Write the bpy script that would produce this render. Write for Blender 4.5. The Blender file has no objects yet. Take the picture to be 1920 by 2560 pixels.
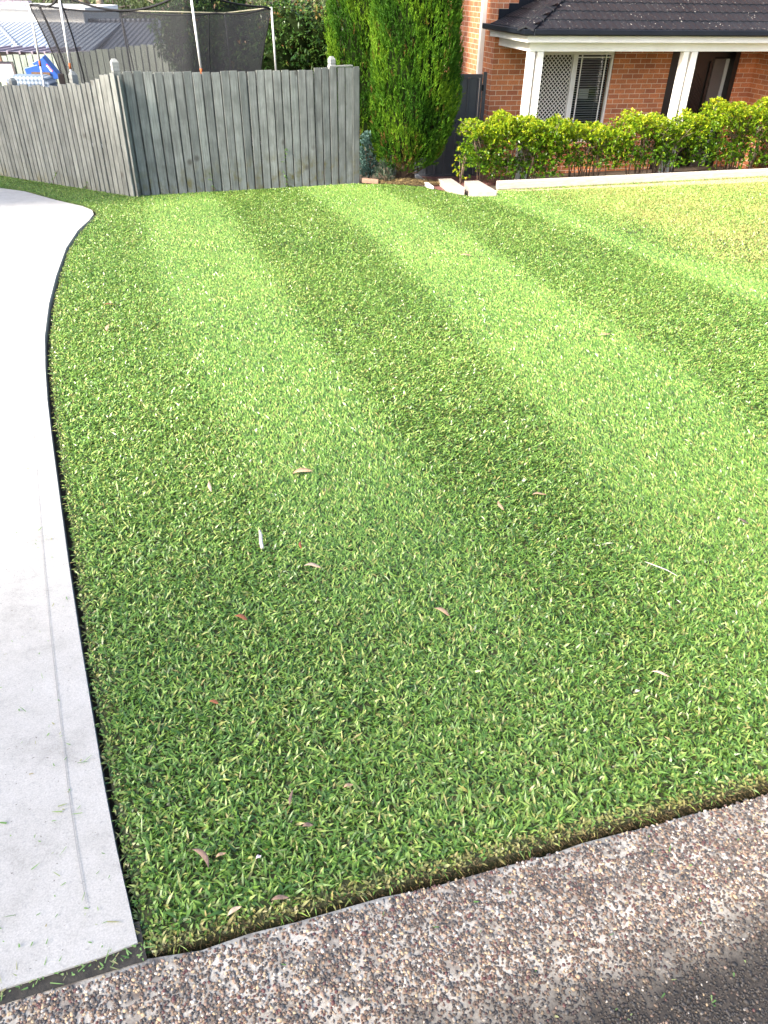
import bpy, bmesh, math, random
import numpy as np
from mathutils import Vector, Matrix
R_ = math.radians
random.seed(7); rng = np.random.default_rng(11)
scene = bpy.context.scene
C = scene.collection

# ------------------------------------------------------------------ camera, sky, sun, exposure
cam_d = bpy.data.cameras.new('camera'); cam = bpy.data.objects.new('camera', cam_d); C.objects.link(cam)
th, ro = R_(35.5), R_(1.2)
fw = Vector((0, math.cos(th), -math.sin(th))); rt = Vector((1, 0, 0)); up = rt.cross(fw)
r2 = rt*math.cos(ro) + up*math.sin(ro); u2 = up*math.cos(ro) - rt*math.sin(ro)
cam.matrix_world = Matrix(((r2.x, u2.x, -fw.x, 0), (r2.y, u2.y, -fw.y, 0), (r2.z, u2.z, -fw.z, 1.65), (0, 0, 0, 1)))
cam_d.sensor_fit = 'VERTICAL'; cam_d.sensor_height = 36; cam_d.lens = 36*1870/2560
cam_d.clip_start = 0.05; cam_d.clip_end = 600
scene.camera = cam

SUN_TO = Vector((-0.62, -0.56, 0.62)).normalized()      # towards the sun: behind the viewer, to the left
el = math.asin(SUN_TO.z)
world = bpy.data.worlds.new('World'); scene.world = world; world.use_nodes = True
wn = world.node_tree; bg = wn.nodes['Background']
sky = wn.nodes.new('ShaderNodeTexSky'); sky.sky_type = 'NISHITA'; sky.sun_disc = False
sky.sun_elevation = el; sky.sun_rotation = math.atan2(SUN_TO.x, SUN_TO.y)
sky.air_density = 1.0; sky.dust_density = 3.5; sky.ozone_density = .8
wn.links.new(sky.outputs[0], bg.inputs[0]); bg.inputs[1].default_value = 0.15
sd = bpy.data.lights.new('sun', 'SUN'); sd.energy = 3.6; sd.angle = R_(8.0); sd.color = (1.0, 0.93, 0.83)
so = bpy.data.objects.new('sun', sd); C.objects.link(so)
so.rotation_euler = SUN_TO.to_track_quat('Z', 'Y').to_euler(); so.location = (-20, -20, 25)
vs = scene.view_settings; vs.view_transform = 'Standard'; vs.look = 'None'; vs.exposure = 1.7; vs.gamma = 1.0

# ------------------------------------------------------------------ helpers
def sstep(t):
    t = np.clip(t, 0, 1); return t*t*(3-2*t)
def gz(x, y):                                            # height of the falling block
    return -0.1035*(y-1) + 0.22*sstep((y-7)/7)*np.clip((x-1)/6., 0, 1)

def tag(o, label=None, cat=None, group=None, kind=None):
    if label: o['label'] = label
    if cat: o['category'] = cat
    if group: o['group'] = group
    if kind: o['kind'] = kind
    return o
def thing(name, label, cat, loc=(0, 0, 0), rz=0, group=None):
    o = bpy.data.objects.new(name, None); C.objects.link(o); o.location = loc; o.rotation_euler = (0, 0, rz)
    o.empty_display_size = 0.1
    return tag(o, label, cat, group)
def link(name, me, mat, parent=None):
    o = bpy.data.objects.new(name, me); C.objects.link(o)
    if mat: me.materials.append(mat)
    if parent: o.parent = parent
    return o

class MB:                                                # collects simple shapes into one mesh
    def __init__(s): s.v = []; s.f = []; s.r = []
    def add(s, vs_, fs, r=0.5):
        n = len(s.v); s.v += [tuple(p) for p in vs_]; s.f += [tuple(i+n for i in f) for f in fs]; s.r += [r]*len(vs_); return s
    def box(s, x0, x1, y0, y1, z0, z1, r=0.5):
        return s.hexa([(x0, y0, z0), (x1, y0, z0), (x1, y1, z0), (x0, y1, z0), (x0, y0, z1), (x1, y0, z1), (x1, y1, z1), (x0, y1, z1)], r)
    def hexa(s, p, r=0.5):
        return s.add(p, [(3, 2, 1, 0), (4, 5, 6, 7), (0, 1, 5, 4), (1, 2, 6, 5), (2, 3, 7, 6), (3, 0, 4, 7)], r)
    def quad(s, a, b, c, d): return s.add([a, b, c, d], [(0, 1, 2, 3)])
    def tube(s, pts, rad, n=8, cap=True, r=0.5):
        pts = [Vector(p) for p in pts]
        if not hasattr(rad, '__len__'): rad = [rad]*len(pts)
        vs_ = []; fs = []
        t0 = (pts[1]-pts[0]).normalized()
        ax = t0.cross(Vector((0, 0, 1)) if abs(t0.z) < .9 else Vector((1, 0, 0))).normalized()
        for i, p in enumerate(pts):
            t = (pts[min(i+1, len(pts)-1)]-pts[max(i-1, 0)]).normalized()
            ax = (ax - t*ax.dot(t)).normalized(); bx = t.cross(ax)
            for k in range(n):
                a = 2*math.pi*k/n; vs_.append(p + (ax*math.cos(a)+bx*math.sin(a))*rad[i])
        for i in range(len(pts)-1):
            for k in range(n):
                fs.append((i*n+k, i*n+(k+1) % n, (i+1)*n+(k+1) % n, (i+1)*n+k))
        if cap: fs += [tuple(range(n-1, -1, -1)), tuple((len(pts)-1)*n+k for k in range(n))]
        return s.add(vs_, fs, r)
    def lathe(s, prof, cx=lambda z: 0, cy=lambda z: 0, n=20):
        vs_ = []; fs = []
        for r, z in prof:
            for k in range(n):
                a = 2*math.pi*k/n; vs_.append((cx(z)+r*math.cos(a), cy(z)+r*math.sin(a), z))
        for i in range(len(prof)-1):
            for k in range(n): fs.append((i*n+k, i*n+(k+1) % n, (i+1)*n+(k+1) % n, (i+1)*n+k))
        fs += [tuple(range(n-1, -1, -1)), tuple((len(prof)-1)*n+k for k in range(n))]
        return s.add(vs_, fs)
    def build(s, name, mat, parent=None, smooth=False, bevel=0):
        me = bpy.data.meshes.new(name); me.from_pydata(s.v, [], s.f); me.update()
        a = me.attributes.new('rnd', 'FLOAT', 'POINT'); a.data.foreach_set('value', np.array(s.r, dtype=np.float32))
        if smooth: me.polygons.foreach_set('use_smooth', [True]*len(me.polygons))
        o = link(name, me, mat, parent)
        if bevel:
            b = o.modifiers.new('bevel', 'BEVEL'); b.width = bevel; b.segments = 2; b.limit_method = 'ANGLE'
        return o

def unit(a): return a/np.maximum(np.linalg.norm(a, axis=1, keepdims=True), 1e-9)
def blades(name, P, D, Wd, L, W, droop, rnd, mat, parent=None, tone=None, bw=1.0, mid=0.55, mw=0.92, fold=0.0):
    """N narrow leaves as one mesh: root pair, middle pair, tip."""
    N = len(P); L = L[:, None]; W = W[:, None]*.5
    tip = P + D*L + droop
    m = P + D*L*mid + droop*mid*mid*.6
    V = np.empty((N, 5, 3), np.float32)
    V[:, 0] = P-Wd*W*bw; V[:, 1] = P+Wd*W*bw; V[:, 2] = m-Wd*W*mw; V[:, 3] = m+Wd*W*mw; V[:, 4] = tip
    b = np.arange(N, dtype=np.int32)[:, None]*5
    loops = np.concatenate([b+0, b+1, b+3, b+2, b+2, b+3, b+4], axis=1).ravel()
    me = bpy.data.meshes.new(name)
    me.vertices.add(N*5); me.vertices.foreach_set('co', V.ravel())
    me.loops.add(N*7); me.loops.foreach_set('vertex_index', loops)
    me.polygons.add(N*2)
    st = (np.arange(N, dtype=np.int32)[:, None]*7 + np.array([[0, 4]], dtype=np.int32)).ravel()
    me.polygons.foreach_set('loop_start', st)
    me.polygons.foreach_set('loop_total', np.tile(np.array([4, 3], np.int32), N))
    me.update(calc_edges=True)
    for nm, arr in (('rnd', rnd), ('tone', tone)):
        if arr is None: continue
        a = me.attributes.new(nm, 'FLOAT', 'POINT'); a.data.foreach_set('value', np.repeat(arr.astype(np.float32), 5))
    a = me.attributes.new('along', 'FLOAT', 'POINT'); a.data.foreach_set('value', np.tile(np.array([0, 0, .55, .55, 1], np.float32), N))
    return link(name, me, mat, parent)
def rand_dirs(n):
    return unit(rng.normal(size=(n, 3)))
def perp(D):
    return unit(np.cross(D, rand_dirs(len(D))))

def inside(poly, x, y):
    c = np.zeros(len(x), bool); j = len(poly)-1
    for i in range(len(poly)):
        xi, yi = poly[i]; xj, yj = poly[j]
        if yi != yj:
            c ^= ((yi > y) != (yj > y)) & (x < (xj-xi)*(y-yi)/(yj-yi)+xi)
        j = i
    return c
def sheet(name, poly, dz, mat, skirt=0.06, step=0.5, kind='structure', parent=None, zf=gz):
    """flat polygon draped on the ground with a cut edge going down"""
    bm = bmesh.new(); f = bm.faces.new([bm.verts.new((x, y, 0)) for x, y in poly])
    if f.normal.z < 0: bmesh.ops.reverse_faces(bm, faces=bm.faces)
    xs = [p[0] for p in poly]; ys = [p[1] for p in poly]
    for lo, hi, no in ((min(ys), max(ys), (0, 1, 0)), (min(xs), max(xs), (1, 0, 0))):
        t = lo+step
        while t < hi:
            bmesh.ops.bisect_plane(bm, geom=bm.verts[:]+bm.edges[:]+bm.faces[:], plane_co=(t, t, 0), plane_no=no); t += step
    bmesh.ops.triangulate(bm, faces=bm.faces[:])
    bmesh.ops.recalc_face_normals(bm, faces=bm.faces[:])
    if sum(f.normal.z for f in bm.faces) < 0: bmesh.ops.reverse_faces(bm, faces=bm.faces[:])
    for v in bm.verts: v.co.z = float(zf(v.co.x, v.co.y))+dz
    if skirt:
        be = [e for e in bm.edges if e.is_boundary]
        g = bmesh.ops.extrude_edge_only(bm, edges=be)
        for v in g['geom']:
            if isinstance(v, bmesh.types.BMVert): v.co.z -= skirt
    me = bpy.data.meshes.new(name); bm.to_mesh(me); bm.free()
    o = link(name, me, mat, parent)
    if kind: o['kind'] = kind
    return o

# ------------------------------------------------------------------ materials
def new_mat(name):
    m = bpy.data.materials.new(name); m.use_nodes = True; nt = m.node_tree
    return m, nt, nt.nodes['Principled BSDF']
def node(nt, typ, **kw):
    n = nt.nodes.new(typ)
    for k, v in kw.items():
        if k.startswith('i_'): n.inputs[int(k[2:])].default_value = v
        else: setattr(n, k, v)
    return n
def ramp(nt, fac, stops, interp='LINEAR'):
    n = nt.nodes.new('ShaderNodeValToRGB'); n.color_ramp.interpolation = interp
    while len(n.color_ramp.elements) < len(stops): n.color_ramp.elements.new(0.5)
    for e, (p, c) in zip(n.color_ramp.elements, stops):
        e.position = p; e.color = (*c, 1) if len(c) == 3 else c
    if fac is not None: nt.links.new(fac, n.inputs[0])
    return n
def coords(nt, scale=(1, 1, 1), kind='Object'):
    tc = node(nt, 'ShaderNodeTexCoord'); mp = node(nt, 'ShaderNodeMapping'); mp.inputs['Scale'].default_value = scale
    nt.links.new(tc.outputs[kind], mp.inputs[0]); return mp.outputs[0]
def noise(nt, vec, scale, detail=4, rough=.6):
    n = node(nt, 'ShaderNodeTexNoise'); n.inputs['Scale'].default_value = scale; n.inputs['Detail'].default_value = detail
    n.inputs['Roughness'].default_value = rough
    if vec is not None: nt.links.new(vec, n.inputs[0])
    return n.outputs[0]
def mix(nt, fac, a, b, mode='MIX'):
    n = node(nt, 'ShaderNodeMix', data_type='RGBA', blend_type=mode)
    for sock, v in ((n.inputs[0], fac), (n.inputs[6], a), (n.inputs[7], b)):
        if isinstance(v, bpy.types.NodeSocket): nt.links.new(v, sock)
        elif isinstance(v, (int, float)): sock.default_value = v
        else: sock.default_value = (*v, 1)
    return n.outputs[2]
def attr(nt, name):
    a = node(nt, 'ShaderNodeAttribute'); a.attribute_name = name; return a.outputs['Fac']
def bump(nt, bsdf, h, strength=.3, dist=.01):
    b = node(nt, 'ShaderNodeBump'); b.inputs['Strength'].default_value = strength; b.inputs['Distance'].default_value = dist
    nt.links.new(h, b.inputs['Height']); nt.links.new(b.outputs[0], bsdf.inputs['Normal'])
def plain(name, c1, c2=None, scale=6, rough=.6, bmp=0, metal=0, stretch=(1, 1, 1), spec=.5):
    m, nt, b = new_mat(name); b.inputs['Roughness'].default_value = rough; b.inputs['Metallic'].default_value = metal
    b.inputs['Specular IOR Level'].default_value = spec
    c2 = c2 or tuple(x*.8 for x in c1)
    n = noise(nt, coords(nt, stretch), scale, 5)
    r = ramp(nt, n, [(.35, c1), (.65, c2)]); nt.links.new(r.outputs[0], b.inputs['Base Color'])
    if bmp: bump(nt, b, n, bmp)
    return m
def foliage(name, stops, rough=.45, trans=.3, tone=None, basecol=None, spec=.4):
    m, nt, b = new_mat(name); b.inputs['Roughness'].default_value = rough; b.inputs['Specular IOR Level'].default_value = spec
    col = ramp(nt, attr(nt, 'rnd'), stops).outputs[0]
    if tone: col = mix(nt, attr(nt, 'tone'), col, tone)
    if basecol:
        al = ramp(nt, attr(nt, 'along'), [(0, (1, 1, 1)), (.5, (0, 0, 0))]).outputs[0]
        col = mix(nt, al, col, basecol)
    nt.links.new(col, b.inputs['Base Color'])
    tr = node(nt, 'ShaderNodeBsdfTranslucent'); nt.links.new(mix(nt, .35, col, (1, 1, .55), 'MULTIPLY'), tr.inputs[0])
    mx = node(nt, 'ShaderNodeMixShader'); mx.inputs[0].default_value = trans
    nt.links.new(b.outputs[0], mx.inputs[1]); nt.links.new(tr.outputs[0], mx.inputs[2])
    nt.links.new(mx.outputs[0], nt.nodes['Material Output'].inputs[0])
    return m

M = {}
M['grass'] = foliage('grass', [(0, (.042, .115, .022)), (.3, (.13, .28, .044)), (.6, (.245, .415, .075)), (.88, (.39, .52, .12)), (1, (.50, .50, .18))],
                     rough=.32, trans=.28, tone=(.44, .36, .13), basecol=(.035, .05, .015), spec=.6)  # basecol: brown blade roots, darkened further for the shade in the gaps
M['cypress'] = foliage('cypress_leaf', [(0, (.022, .075, .006)), (.5, (.06, .155, .009)), (1, (.15, .27, .016))], rough=.6, trans=.25, spec=.15, tone=(.20, .11, .035))
M['hedge_leaf'] = foliage('hedge_leaf', [(0, (.035, .11, .010)), (.35, (.13, .25, .014)), (.7, (.36, .45, .02)), (1, (.60, .54, .04))], rough=.3, trans=.4)
M['lilly'] = foliage('glossy_leaf', [(0, (.02, .06, .012)), (.6, (.05, .11, .02)), (.9, (.14, .20, .04)), (1, (.24, .12, .05))], rough=.32, trans=.2)
M['gum'] = foliage('gum_leaf', [(0, (.05, .075, .03)), (.6, (.10, .14, .05)), (1, (.22, .25, .09))], rough=.5, trans=.25)
M['bluecon'] = foliage('blue_conifer_leaf', [(0, (.06, .13, .11)), (1, (.17, .29, .25))], rough=.6, trans=.15)
M['weed'] = foliage('weed_leaf', [(0, (.06, .16, .03)), (1, (.20, .34, .07))], rough=.5, trans=.3)
M['straw'] = foliage('straw', [(0, (.07, .05, .025)), (.6, (.17, .12, .055)), (1, (.40, .30, .13))], rough=.8, trans=.1)
M['clip'] = foliage('clipping', [(0, (.10, .22, .05)), (.6, (.22, .38, .12)), (1, (.35, .30, .16))], rough=.6, trans=.2)
M['core'] = plain('inner_shade_fill', (.008, .017, .004), (.014, .022, .006), 8, .95, spec=.05)  # filler for dead inner foliage, darkened so the crown inside looks shaded
M['bark'] = plain('bark', (.12, .075, .05), (.05, .032, .022), 14, .9, .6, stretch=(3, 3, .6))
M['gumbark'] = plain('gum_bark', (.42, .34, .26), (.22, .17, .13), 3, .8, .3, stretch=(3, 3, .6))
M['stem'] = plain('stem', (.22, .16, .11), (.12, .085, .06), 20, .8)
M['soil'] = plain('soil', (.045, .032, .02), (.09, .065, .04), 9, .95, .5)
M['darksoil'] = plain('gutter_silt', (.032, .029, .024), (.06, .053, .043), 40, .95, .5)
M['sand'] = plain('sandy_soil', (.50, .39, .25), (.36, .26, .16), 25, .95, .4)
M['thatch'] = plain('thatch', (.03, .045, .013), (.07, .07, .025), 60, .95, .5)
M['white'] = plain('white_paint', (.85, .84, .81), (.79, .77, .73), 3, .5)
M['gutter'] = plain('gutter_black', (.006, .008, .013), (.009, .011, .016), 3, .5, spec=.25)
M['dark'] = plain('dark_paint', (.006, .005, .006), (.010, .008, .008), 5, .4)
M['brown'] = plain('brown_paint', (.024, .017, .016), (.03, .021, .02), 5, .5)
M['grey'] = plain('grey_panel', (.12, .108, .105), (.10, .09, .088), 3, .5)
M['steel'] = plain('charcoal_steel', (.045, .050, .060), (.055, .060, .070), 3, .42)
M['galv'] = plain('galvanised', (.62, .63, .65), (.5, .51, .53), 12, .35, metal=.5)
M['rust'] = plain('rust', (.42, .12, .03), (.25, .07, .02), 30, .8)
M['black'] = plain('black_fabric', (.010, .010, .012), (.016, .016, .018), 20, .9)
M['blue'] = plain('blue_plastic', (.012, .075, .33), (.02, .09, .36), 5, .4)
M['red'] = plain('red_sticker', (.55, .03, .04), (.5, .03, .04), 5, .5)
M['lilac'] = plain('pale_board', (.26, .235, .27), (.23, .21, .24), 4, .4)
M['wood'] = plain('brown_wood', (.16, .085, .045), (.10, .055, .03), 10, .7, .2, stretch=(4, 4, .7))
M['interior'] = plain('dim_room', (.055, .05, .05), (.04, .038, .038), 2, .8)
M['slat'] = plain('blind_slat', (.55, .54, .52), (.5, .49, .47), 3, .5)
M['stick'] = plain('bleached_stick', (.66, .62, .56), (.48, .44, .39), 40, .8, .3)
M['pinkbrick'] = plain('worn_brick', (.36, .22, .15), (.26, .16, .11), 25, .85, .4)

def m_wood(name, a, b_, algae=True):
    m, nt, b = new_mat(name); b.inputs['Roughness'].default_value = .85
    vec = coords(nt, (1, 1, 1)); rn = attr(nt, 'rnd')
    off = node(nt, 'ShaderNodeVectorMath', operation='SCALE'); cmb = node(nt, 'ShaderNodeCombineXYZ')
    for i in range(3): nt.links.new(rn, cmb.inputs[i])
    nt.links.new(cmb.outputs[0], off.inputs[0]); off.inputs['Scale'].default_value = 37
    add = node(nt, 'ShaderNodeVectorMath', operation='ADD'); nt.links.new(vec, add.inputs[0]); nt.links.new(off.outputs[0], add.inputs[1])
    mp = node(nt, 'ShaderNodeMapping'); mp.inputs['Scale'].default_value = (22, 22, 1.1); nt.links.new(add.outputs[0], mp.inputs[0])
    grain = noise(nt, mp.outputs[0], 2.2, 6, .7)
    blot = noise(nt, add.outputs[0], 3.5, 3)
    col = ramp(nt, grain, [(.3, a), (.7, b_)]).outputs[0]
    col = mix(nt, ramp(nt, blot, [(.35, (0, 0, 0)), (.7, (.55, .55, .55))]).outputs[0], col, tuple(x*.55 for x in b_))
    col = mix(nt, 1.0, col, ramp(nt, rn, [(0, (.74, .75, .75)), (.5, (.93, .93, .92)), (1, (1.12, 1.12, 1.1))]).outputs[0], 'MULTIPLY')
    vor = node(nt, 'ShaderNodeTexVoronoi'); vor.inputs['Scale'].default_value = 2.1; nt.links.new(add.outputs[0], vor.inputs[0])
    col = mix(nt, ramp(nt, vor.outputs[0], [(.05, (.75, .75, .75)), (.13, (0, 0, 0))]).outputs[0], col, (.07, .06, .05))
    if algae:
        sep = node(nt, 'ShaderNodeSeparateXYZ'); nt.links.new(vec, sep.inputs[0])
        mr = node(nt, 'ShaderNodeMapRange'); mr.inputs[1].default_value = .05; mr.inputs[2].default_value = .45; mr.inputs[3].default_value = 1; mr.inputs[4].default_value = 0
        nt.links.new(sep.outputs[2], mr.inputs[0])
        mm = node(nt, 'ShaderNodeMath', operation='MULTIPLY'); nt.links.new(mr.outputs[0], mm.inputs[0])
        nt.links.new(ramp(nt, noise(nt, add.outputs[0], 5, 3), [(.5, (0, 0, 0)), (.7, (1, 1, 1))]).outputs[0], mm.inputs[1])
        col = mix(nt, mm.outputs[0], col, (.15, .13, .045))
    nt.links.new(col, b.inputs['Base Color']); bump(nt, b, grain, .35, .004)
    return m
M['paling'] = m_wood('weathered_paling', (.38, .395, .37), (.165, .17, .157))
M['pale_paling'] = m_wood('pale_green_paling', (.36, .41, .36), (.26, .30, .26), False)
M['sleeper'] = plain('bleached_sleeper', (.50, .455, .39), (.38, .335, .275), 7, .85, .3, stretch=(1, 5, 5))
M['slab'] = plain('pale_slab', (.44, .385, .34), (.34, .29, .255), 9, .85, .2)

def m_brick():
    m, nt, b = new_mat('brick'); b.inputs['Roughness'].default_value = .85
    tc = node(nt, 'ShaderNodeTexCoord'); sp = node(nt, 'ShaderNodeSeparateXYZ'); nt.links.new(tc.outputs['Object'], sp.inputs[0])
    ad = node(nt, 'ShaderNodeMath', operation='ADD'); nt.links.new(sp.outputs[0], ad.inputs[0]); nt.links.new(sp.outputs[1], ad.inputs[1])
    cb = node(nt, 'ShaderNodeCombineXYZ'); nt.links.new(ad.outputs[0], cb.inputs[0]); nt.links.new(sp.outputs[2], cb.inputs[1])
    br = node(nt, 'ShaderNodeTexBrick'); nt.links.new(cb.outputs[0], br.inputs[0])
    br.inputs['Scale'].default_value = 1; br.inputs['Brick Width'].default_value = .2325; br.inputs['Row Height'].default_value = .088
    br.inputs['Mortar Size'].default_value = .0052; br.inputs['Mortar Smooth'].default_value = .15; br.inputs['Bias'].default_value = -.1
    br.inputs['Color1'].default_value = (.66, .235, .095, 1); br.inputs['Color2'].default_value = (.40, .13, .065, 1); br.inputs['Mortar'].default_value = (.74, .60, .44, 1)
    nz = noise(nt, tc.outputs['Object'], 2.3, 2); nf = noise(nt, tc.outputs['Object'], 45, 4)
    c = mix(nt, ramp(nt, nf, [(.52, (0, 0, 0)), (.72, (.75, .75, .75))]).outputs[0], br.outputs[0], (.13, .05, .035))
    c = mix(nt, br.outputs[1], c, (.74, .60, .44))
    c = mix(nt, 1., c, ramp(nt, nz, [(.3, (.85, .85, .85)), (.7, (1.1, 1.1, 1.1))]).outputs[0], 'MULTIPLY')
    nt.links.new(c, b.inputs['Base Color'])
    inv = node(nt, 'ShaderNodeMath', operation='SUBTRACT'); inv.inputs[0].default_value = 1; nt.links.new(br.outputs[1], inv.inputs[1])
    bump(nt, b, inv.outputs[0], .5, .006)
    return m
M['brick'] = m_brick()
def m_paver():
    m, nt, b = new_mat('red_paver'); b.inputs['Roughness'].default_value = .8
    br = node(nt, 'ShaderNodeTexBrick'); nt.links.new(coords(nt), br.inputs[0]); br.inputs['Scale'].default_value = 1
    br.inputs['Brick Width'].default_value = .23; br.inputs['Row Height'].default_value = .115; br.inputs['Mortar Size'].default_value = .005
    br.inputs['Color1'].default_value = (.20, .065, .055, 1); br.inputs['Color2'].default_value = (.13, .045, .04, 1); br.inputs['Mortar'].default_value = (.25, .18, .14, 1)
    nt.links.new(br.outputs[0], b.inputs['Base Color']); return m
M['paver'] = m_paver()
def m_tile():
    m, nt, b = new_mat('roof_tile'); b.inputs['Roughness'].default_value = .65; b.inputs['Specular IOR Level'].default_value = .25
    v = coords(nt); n1 = noise(nt, v, 1.7, 4); n2 = noise(nt, v, 22, 5, .7); n3 = noise(nt, v, 3.1, 3)
    c = ramp(nt, n1, [(.3, (.006, .0075, .011)), (.7, (.013, .0145, .019))]).outputs[0]
    c = mix(nt, ramp(nt, n2, [(.62, (0, 0, 0)), (.70, (1, 1, 1))]).outputs[0], c, (.055, .06, .055))
    sp = ramp(nt, noise(nt, v, 24, 3, .55), [(.66, (0, 0, 0)), (.70, (1, 1, 1))]).outputs[0]
    sp = mix(nt, 1., sp, ramp(nt, n3, [(.42, (0, 0, 0)), (.6, (1, 1, 1))]).outputs[0], 'MULTIPLY')
    c = mix(nt, sp, c, (.42, .40, .36))
    nt.links.new(c, b.inputs['Base Color']); return m
M['tile'] = m_tile()
def m_concrete():
    m, nt, b = new_mat('driveway_concrete'); b.inputs['Roughness'].default_value = .8
    v = coords(nt); n1 = noise(nt, v, 4.5, 10, .78); n2 = noise(nt, v, 90, 3); n3 = noise(nt, v, 260, 2)
    c = ramp(nt, n1, [(.28, (.34, .322, .29)), (.45, (.46, .438, .40)), (.62, (.52, .498, .46)), (.75, (.56, .54, .505))]).outputs[0]
    c = mix(nt, ramp(nt, n2, [(.60, (0, 0, 0)), (.72, (.55, .55, .55))]).outputs[0], c, (.30, .29, .28))
    c = mix(nt, ramp(nt, n3, [(.35, (.88, .88, .88)), (.65, (1.06, 1.06, 1.06))]).outputs[0], (0, 0, 0), c) if False else mix(nt, 1., c, ramp(nt, n3, [(.35, (.84, .84, .84)), (.65, (1.06, 1.06, 1.06))]).outputs[0], 'MULTIPLY')
    v4 = noise(nt, coords(nt, (1, 1, 1)), 110, 3, .6)
    c = mix(nt, ramp(nt, v4, [(.68, (0, 0, 0)), (.72, (.75, .75, .75))]).outputs[0], c, (.10, .085, .07))
    nt.links.new(c, b.inputs['Base Color']); bump(nt, b, n3, .15, .002); return m
M['concrete'] = m_concrete()
# kerb frame: distance from the lawn edge, measured towards the gutter
KN = Vector((0.299, -0.954, 0)); KO = Vector((0.053, 0.878, 0))
def kdist(x, y): return (x-KO.x)*KN.x + (y-KO.y)*KN.y
def gutter_dirt(nt):                                     # wet dirt lying in the gutter
    tc = node(nt, 'ShaderNodeTexCoord'); dt = node(nt, 'ShaderNodeVectorMath', operation='DOT_PRODUCT')
    nt.links.new(tc.outputs['Object'], dt.inputs[0]); dt.inputs[1].default_value = (KN.x, KN.y, 0)
    n = noise(nt, tc.outputs['Object'], 9, 5, .65); a = node(nt, 'ShaderNodeMath', operation='MULTIPLY_ADD')
    nt.links.new(n, a.inputs[0]); a.inputs[1].default_value = .16; nt.links.new(dt.outputs['Value'], a.inputs[2])
    k0 = KO.x*KN.x+KO.y*KN.y
    mr = node(nt, 'ShaderNodeMapRange', interpolation_type='SMOOTHSTEP'); nt.links.new(a.outputs[0], mr.inputs[0])
    mr.inputs[1].default_value = k0+.27; mr.inputs[2].default_value = k0+.44
    return mr.outputs[0], tc.outputs['Object']
def m_kerb():
    m, nt, b = new_mat('kerb_cement'); b.inputs['Roughness'].default_value = .9
    d, v = gutter_dirt(nt)
    c = ramp(nt, noise(nt, v, 14, 5), [(.35, (.66, .61, .52)), (.5, (.45, .405, .335)), (.65, (.16, .132, .108))]).outputs[0]
    n = noise(nt, v, 180, 3); c = mix(nt, ramp(nt, n, [(.5, (0, 0, 0)), (.75, (.7, .7, .7))]).outputs[0], c, (.20, .15, .12))
    c = mix(nt, d, c, ramp(nt, noise(nt, v, 120, 4), [(.4, (.032, .027, .023)), (.75, (.075, .062, .05))]).outputs[0])
    nt.links.new(c, b.inputs['Base Color']); bump(nt, b, n, .5, .003); return m
def m_pebble():
    m, nt, b = new_mat('pebble'); b.inputs['Roughness'].default_value = .55
    d, v = gutter_dirt(nt)
    c = ramp(nt, attr(nt, 'rnd'), [(0, (.035, .033, .034)), (.18, (.095, .062, .042)), (.32, (.14, .078, .05)), (.44, (.065, .05, .042)), (.54, (.25, .16, .095)), (.64, (.22, .2, .18)),
                                   (.73, (.30, .20, .145)), (.80, (.10, .022, .022)), (.86, (.50, .36, .21)), (.93, (.62, .55, .46))], 'CONSTANT').outputs[0]
    c = mix(nt, ramp(nt, noise(nt, v, 400, 2), [(.4, (0, 0, 0)), (.7, (.3, .3, .3))]).outputs[0], c, (.5, .42, .35))
    dm = node(nt, 'ShaderNodeMath', operation='MULTIPLY'); nt.links.new(d, dm.inputs[0]); nt.links.new(ramp(nt, attr(nt, 'rnd2'), [(.0, (1, 1, 1)), (.86, (.93, .93, .93)), (.93, (.2, .2, .2))]).outputs[0], dm.inputs[1])
    c = mix(nt, dm.outputs[0], c, (.036, .031, .027))
    nt.links.new(c, b.inputs['Base Color']); return m
M['kerb'] = m_kerb(); M['pebble'] = m_pebble()
def m_corr(name, c1, c2, axis, pitch):
    m, nt, b = new_mat(name); b.inputs['Roughness'].default_value = .45
    v = coords(nt); w = node(nt, 'ShaderNodeTexWave', wave_type='BANDS', bands_direction=axis); nt.links.new(v, w.inputs[0])
    w.inputs['Scale'].default_value = 1/pitch/2*.64; w.inputs['Distortion'].default_value = 0
    c = ramp(nt, noise(nt, v, .6, 4), [(.35, c1), (.65, c2)]).outputs[0]
    nt.links.new(c, b.inputs['Base Color']); bump(nt, b, w.outputs[1], .9, .05); return m
M['corr'] = m_corr('blue_grey_corrugated', (.17, .205, .265), (.20, .235, .295), 'X', .2)
M['corr_dark'] = m_corr('slate_corrugated', (.085, .10, .135), (.10, .115, .15), 'X', .2)
def m_net():
    m, nt, b = new_mat('net_mesh'); b.inputs['Base Color'].default_value = (.024, .025, .03, 1); b.inputs['Roughness'].default_value = .9
    tr = node(nt, 'ShaderNodeBsdfTransparent'); mx = node(nt, 'ShaderNodeMixShader'); mx.inputs[0].default_value = .54
    nt.links.new(tr.outputs[0], mx.inputs[1]); nt.links.new(b.outputs[0], mx.inputs[2]); nt.links.new(mx.outputs[0], nt.nodes['Material Output'].inputs[0])
    return m
M['net'] = m_net()
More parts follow.
